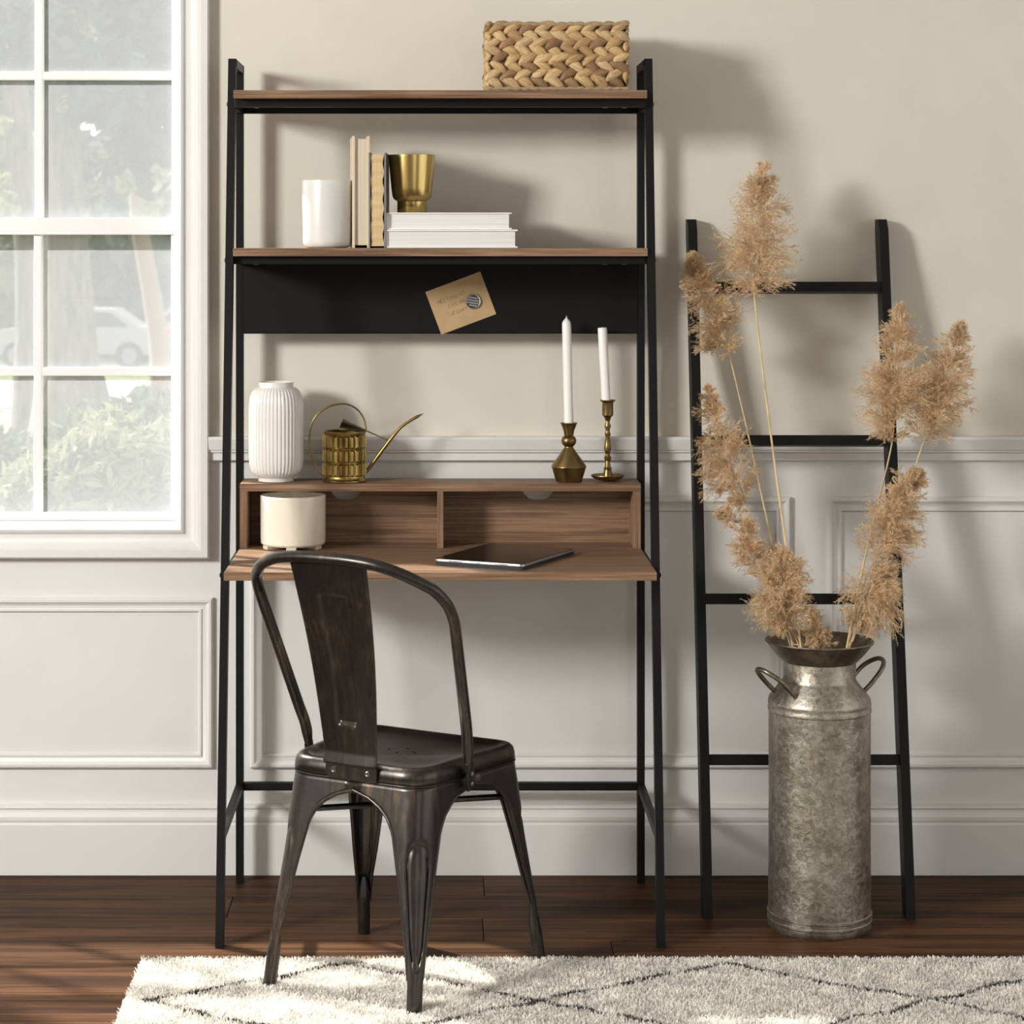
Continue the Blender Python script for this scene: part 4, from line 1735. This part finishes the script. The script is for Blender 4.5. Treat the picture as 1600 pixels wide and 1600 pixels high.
def tree(label, px, Y, trunk, blobs, leafn, lsize, bark, leaves, seed, cat='tree', lit=None):
    q = at(px, 0, Y)
    t = thing('garden_tree', label, cat, (q.x, Y, GZ))
    if trunk:
        mb = MB()
        pts = [at(a, c, Y) for a, c, _ in trunk]
        rr = [r * Y / F_PX for _, _, r in trunk]
        pts = [Vector((pts[0].x, Y, GZ))] + pts
        rr = [rr[0] * 1.5] + rr
        path_ = smooth_path(pts, 5)
        rp = [float(np.interp(i, np.arange(len(rr)) * 5, rr)) for i in range(len(path_))]
        mb.tube([p_ - Vector(t.location) for p_ in path_], rp, 18)
        mb.build('trunk', bark, t, 60)
    cs = [at(a, c, Y + dy) - Vector(t.location) for a, c, _, dy in blobs]
    V = leaf_quads([tuple(c) for c in cs], [r * Y / F_PX for _, _, r, _ in blobs], leafn, lsize, seed)
    link('foliage', quads_mesh('foliage', V, [leaves]), t, kind='stuff')
    if lit:  # clusters in a lighter leaf colour imitate sunlight on the foliage
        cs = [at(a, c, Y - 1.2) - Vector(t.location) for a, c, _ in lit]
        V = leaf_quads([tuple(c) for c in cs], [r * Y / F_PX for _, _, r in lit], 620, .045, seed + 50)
        link('sunlit_foliage', quads_mesh('sunlit_foliage', V, [M_leafy]), t, kind='stuff')
    return t


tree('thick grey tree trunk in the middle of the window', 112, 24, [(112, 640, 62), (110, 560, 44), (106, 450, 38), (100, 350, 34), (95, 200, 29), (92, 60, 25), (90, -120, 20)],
     [(190, 60, 130, 1), (250, 180, 90, 2), (120, -60, 150, 1), (60, 40, 90, -1), (200, 250, 60, 2), (330, 60, 120, 0), (-60, -40, 120, 1), (160, 130, 70, -1)], 5200, .16, M_bark, M_leafd, 21, lit=[(106, 20, 13), (128, 36, 15), (140, 52, 9), (146, 66, 7), (98, 168, 9), (103, 155, 6), (190, 288, 13), (200, 275, 9), (206, 292, 8), (246, 266, 9), (252, 280, 6), (236, 326, 13), (248, 318, 9), (222, 332, 9), (160, 242, 6), (136, 330, 7), (12, 310, 12), (25, 330, 10), (3, 280, 14), (8, 190, 10)])
tree('leaning dark tree trunk at the left edge of the window', 45, 30, [(48, 520, 24), (42, 350, 21), (30, 220, 22), (20, 100, 20), (0, -80, 16)],
     [(-60, 30, 110, 1), (20, 40, 80, 2), (-120, 160, 110, 3), (-200, 60, 130, 0)], 2600, .2, M_bark, M_leafd, 22)
tree('slender ruddy tree trunk at the right of the window', 240, 33, [(250, 560, 16), (240, 480, 15), (226, 400, 14), (215, 330, 12), (212, 240, 10)],
     [(260, 330, 70, 3), (330, 300, 90, 2), (200, 310, 50, 5)], 1500, .2, M_bark2, M_leafm, 23)
tree('sunlit yellow green tree far across the road', 20, 62, None, [(0, 400, 90, 0), (20, 300, 70, 1), (-90, 380, 110, 2), (20, 480, 70, 1), (-160, 300, 120, 2), (0, 230, 50, 0)], 2600, .42, M_bark, M_leafl, 24)
tree('mid green tree far across the road behind the trunks', 190, 64, None, [(190, 400, 80, 0), (260, 450, 80, 1), (150, 470, 80, 0), (320, 380, 110, 2), (200, 320, 70, 3), (100, 430, 80, 3), (230, 520, 50, -1)], 3600, .42, M_bark, M_leafm, 25)
tree('tall hazy tree line at the far end of the view', 120, 80, None, [(x, y, 120, 4) for x in range(-1200, 2300, 150) for y in (60, 220, 380, 520)], 21000, .75, M_bark, M_leafm, 26)



def shrub(label, blobs, Y, n, size, m, seed, long):
    q = at(blobs[0][0], 0, Y)
    t = thing('garden_shrub', label, 'shrub', (q.x, Y, GZ))
    mb = MB()
    for k in range(6):
        e_ = at(blobs[k % len(blobs)][0], blobs[k % len(blobs)][1], Y) - Vector(t.location)
        mb.tube([Vector((.1 * math.cos(k), .1 * math.sin(k), 0)), e_ * .5 + Vector((0, .05 * k, 0)), e_], [.03, .02, .008], 6)
    mb.build('stems', M_bark, t)
    cs = [at(a, c, Y + dy) - Vector(t.location) for a, c, _, dy in blobs]
    V = leaf_quads([tuple(c) for c in cs], [r * Y / F_PX for _, _, r, _ in blobs], n, size, seed, long=long)
    link('foliage', quads_mesh('foliage', V, [m]), t, kind='stuff')


shrub('yellow tipped feathery shrub close outside the window', [(160, 750, 90, 0), (90, 770, 80, .1), (230, 740, 80, .2), (170, 690, 55, .2), (50, 780, 60, 0), (300, 730, 90, .1)], 9.0, 7500, .024, M_leafl, 31, 1.9)
shrub('dark green shrub behind the feathery shrub', [(150, 730, 110, .3), (240, 690, 90, .3), (40, 760, 90, .5), (-60, 760, 110, .4), (330, 720, 120, .4), (500, 730, 120, .3), (660, 740, 120, .4), (820, 730, 120, .3)], 10.4, 11000, .036, M_leafm, 32, 1.3)
shrub('low pale shrub at the lower left of the window', [(0, 720, 55, 0), (-80, 700, 90, 0), (30, 760, 70, 0)], 12.5, 2600, .036, M_leafm, 33, 1.2)


def car(label, x, y, facing):
    t = thing('parked_car', label, 'car', (x, y, GZ + .04), 0 if facing > 0 else PI, 'white cars parked across the road')
    P = [(-2.15, .35), (-2.2, .75), (-2.05, .98), (-1.55, 1.02), (-.95, 1.45), (.45, 1.47), (1.15, 1.02), (1.95, .92), (2.2, .70), (2.2, .35)]
    mb = MB()
    mb.prism(P, 'y', -.85, .85)
    mb.build('body', M_carpaint, t)
    for s in (-1, 1):
        mb = MB()
        mb.prism([(-1.35, 1.02), (-.9, 1.38), (-.28, 1.39), (-.28, 1.02)], 'y', s * .851, s * .858)
        mb.build('side_window', M_carglass, t)
        mb = MB()
        mb.prism([(-.2, 1.02), (-.2, 1.39), (.4, 1.40), (.98, 1.02)], 'y', s * .851, s * .858)
        mb.build('side_window', M_carglass, t)
        mb = MB()
        mb.box(-2.21, -2.08, s * .62 - .16, s * .62 + .24, .72, .92, .01)
        mb.build('tail_lamp', M_tail, t)
        for xw in (-1.35, 1.4):
            mb = MB()
            Mw = Matrix.Translation((xw, s * .80, .33)) @ Matrix.Rotation(PI / 2, 4, 'X')
            mb.lathe([(.12, -.1), (.30, -.1), (.33, -.06), (.33, .06), (.30, .1), (.12, .1)], 28, M=Mw)
            w_ = mb.build('wheel', M_tyre, t, 40)
            mb = MB()
            mb.lathe([(.19, -.112), (.19, .112)], 20, M=Mw)
            mb.build('hub', M_hub, w_)


car('white car across the road seen left of the thick trunk', at(36, 0, 57).x + 1.38, 57, -1)
car('white car with red tail lamp seen right of the thick trunk', at(163, 0, 57).x + 2.35, 60.5, 1)
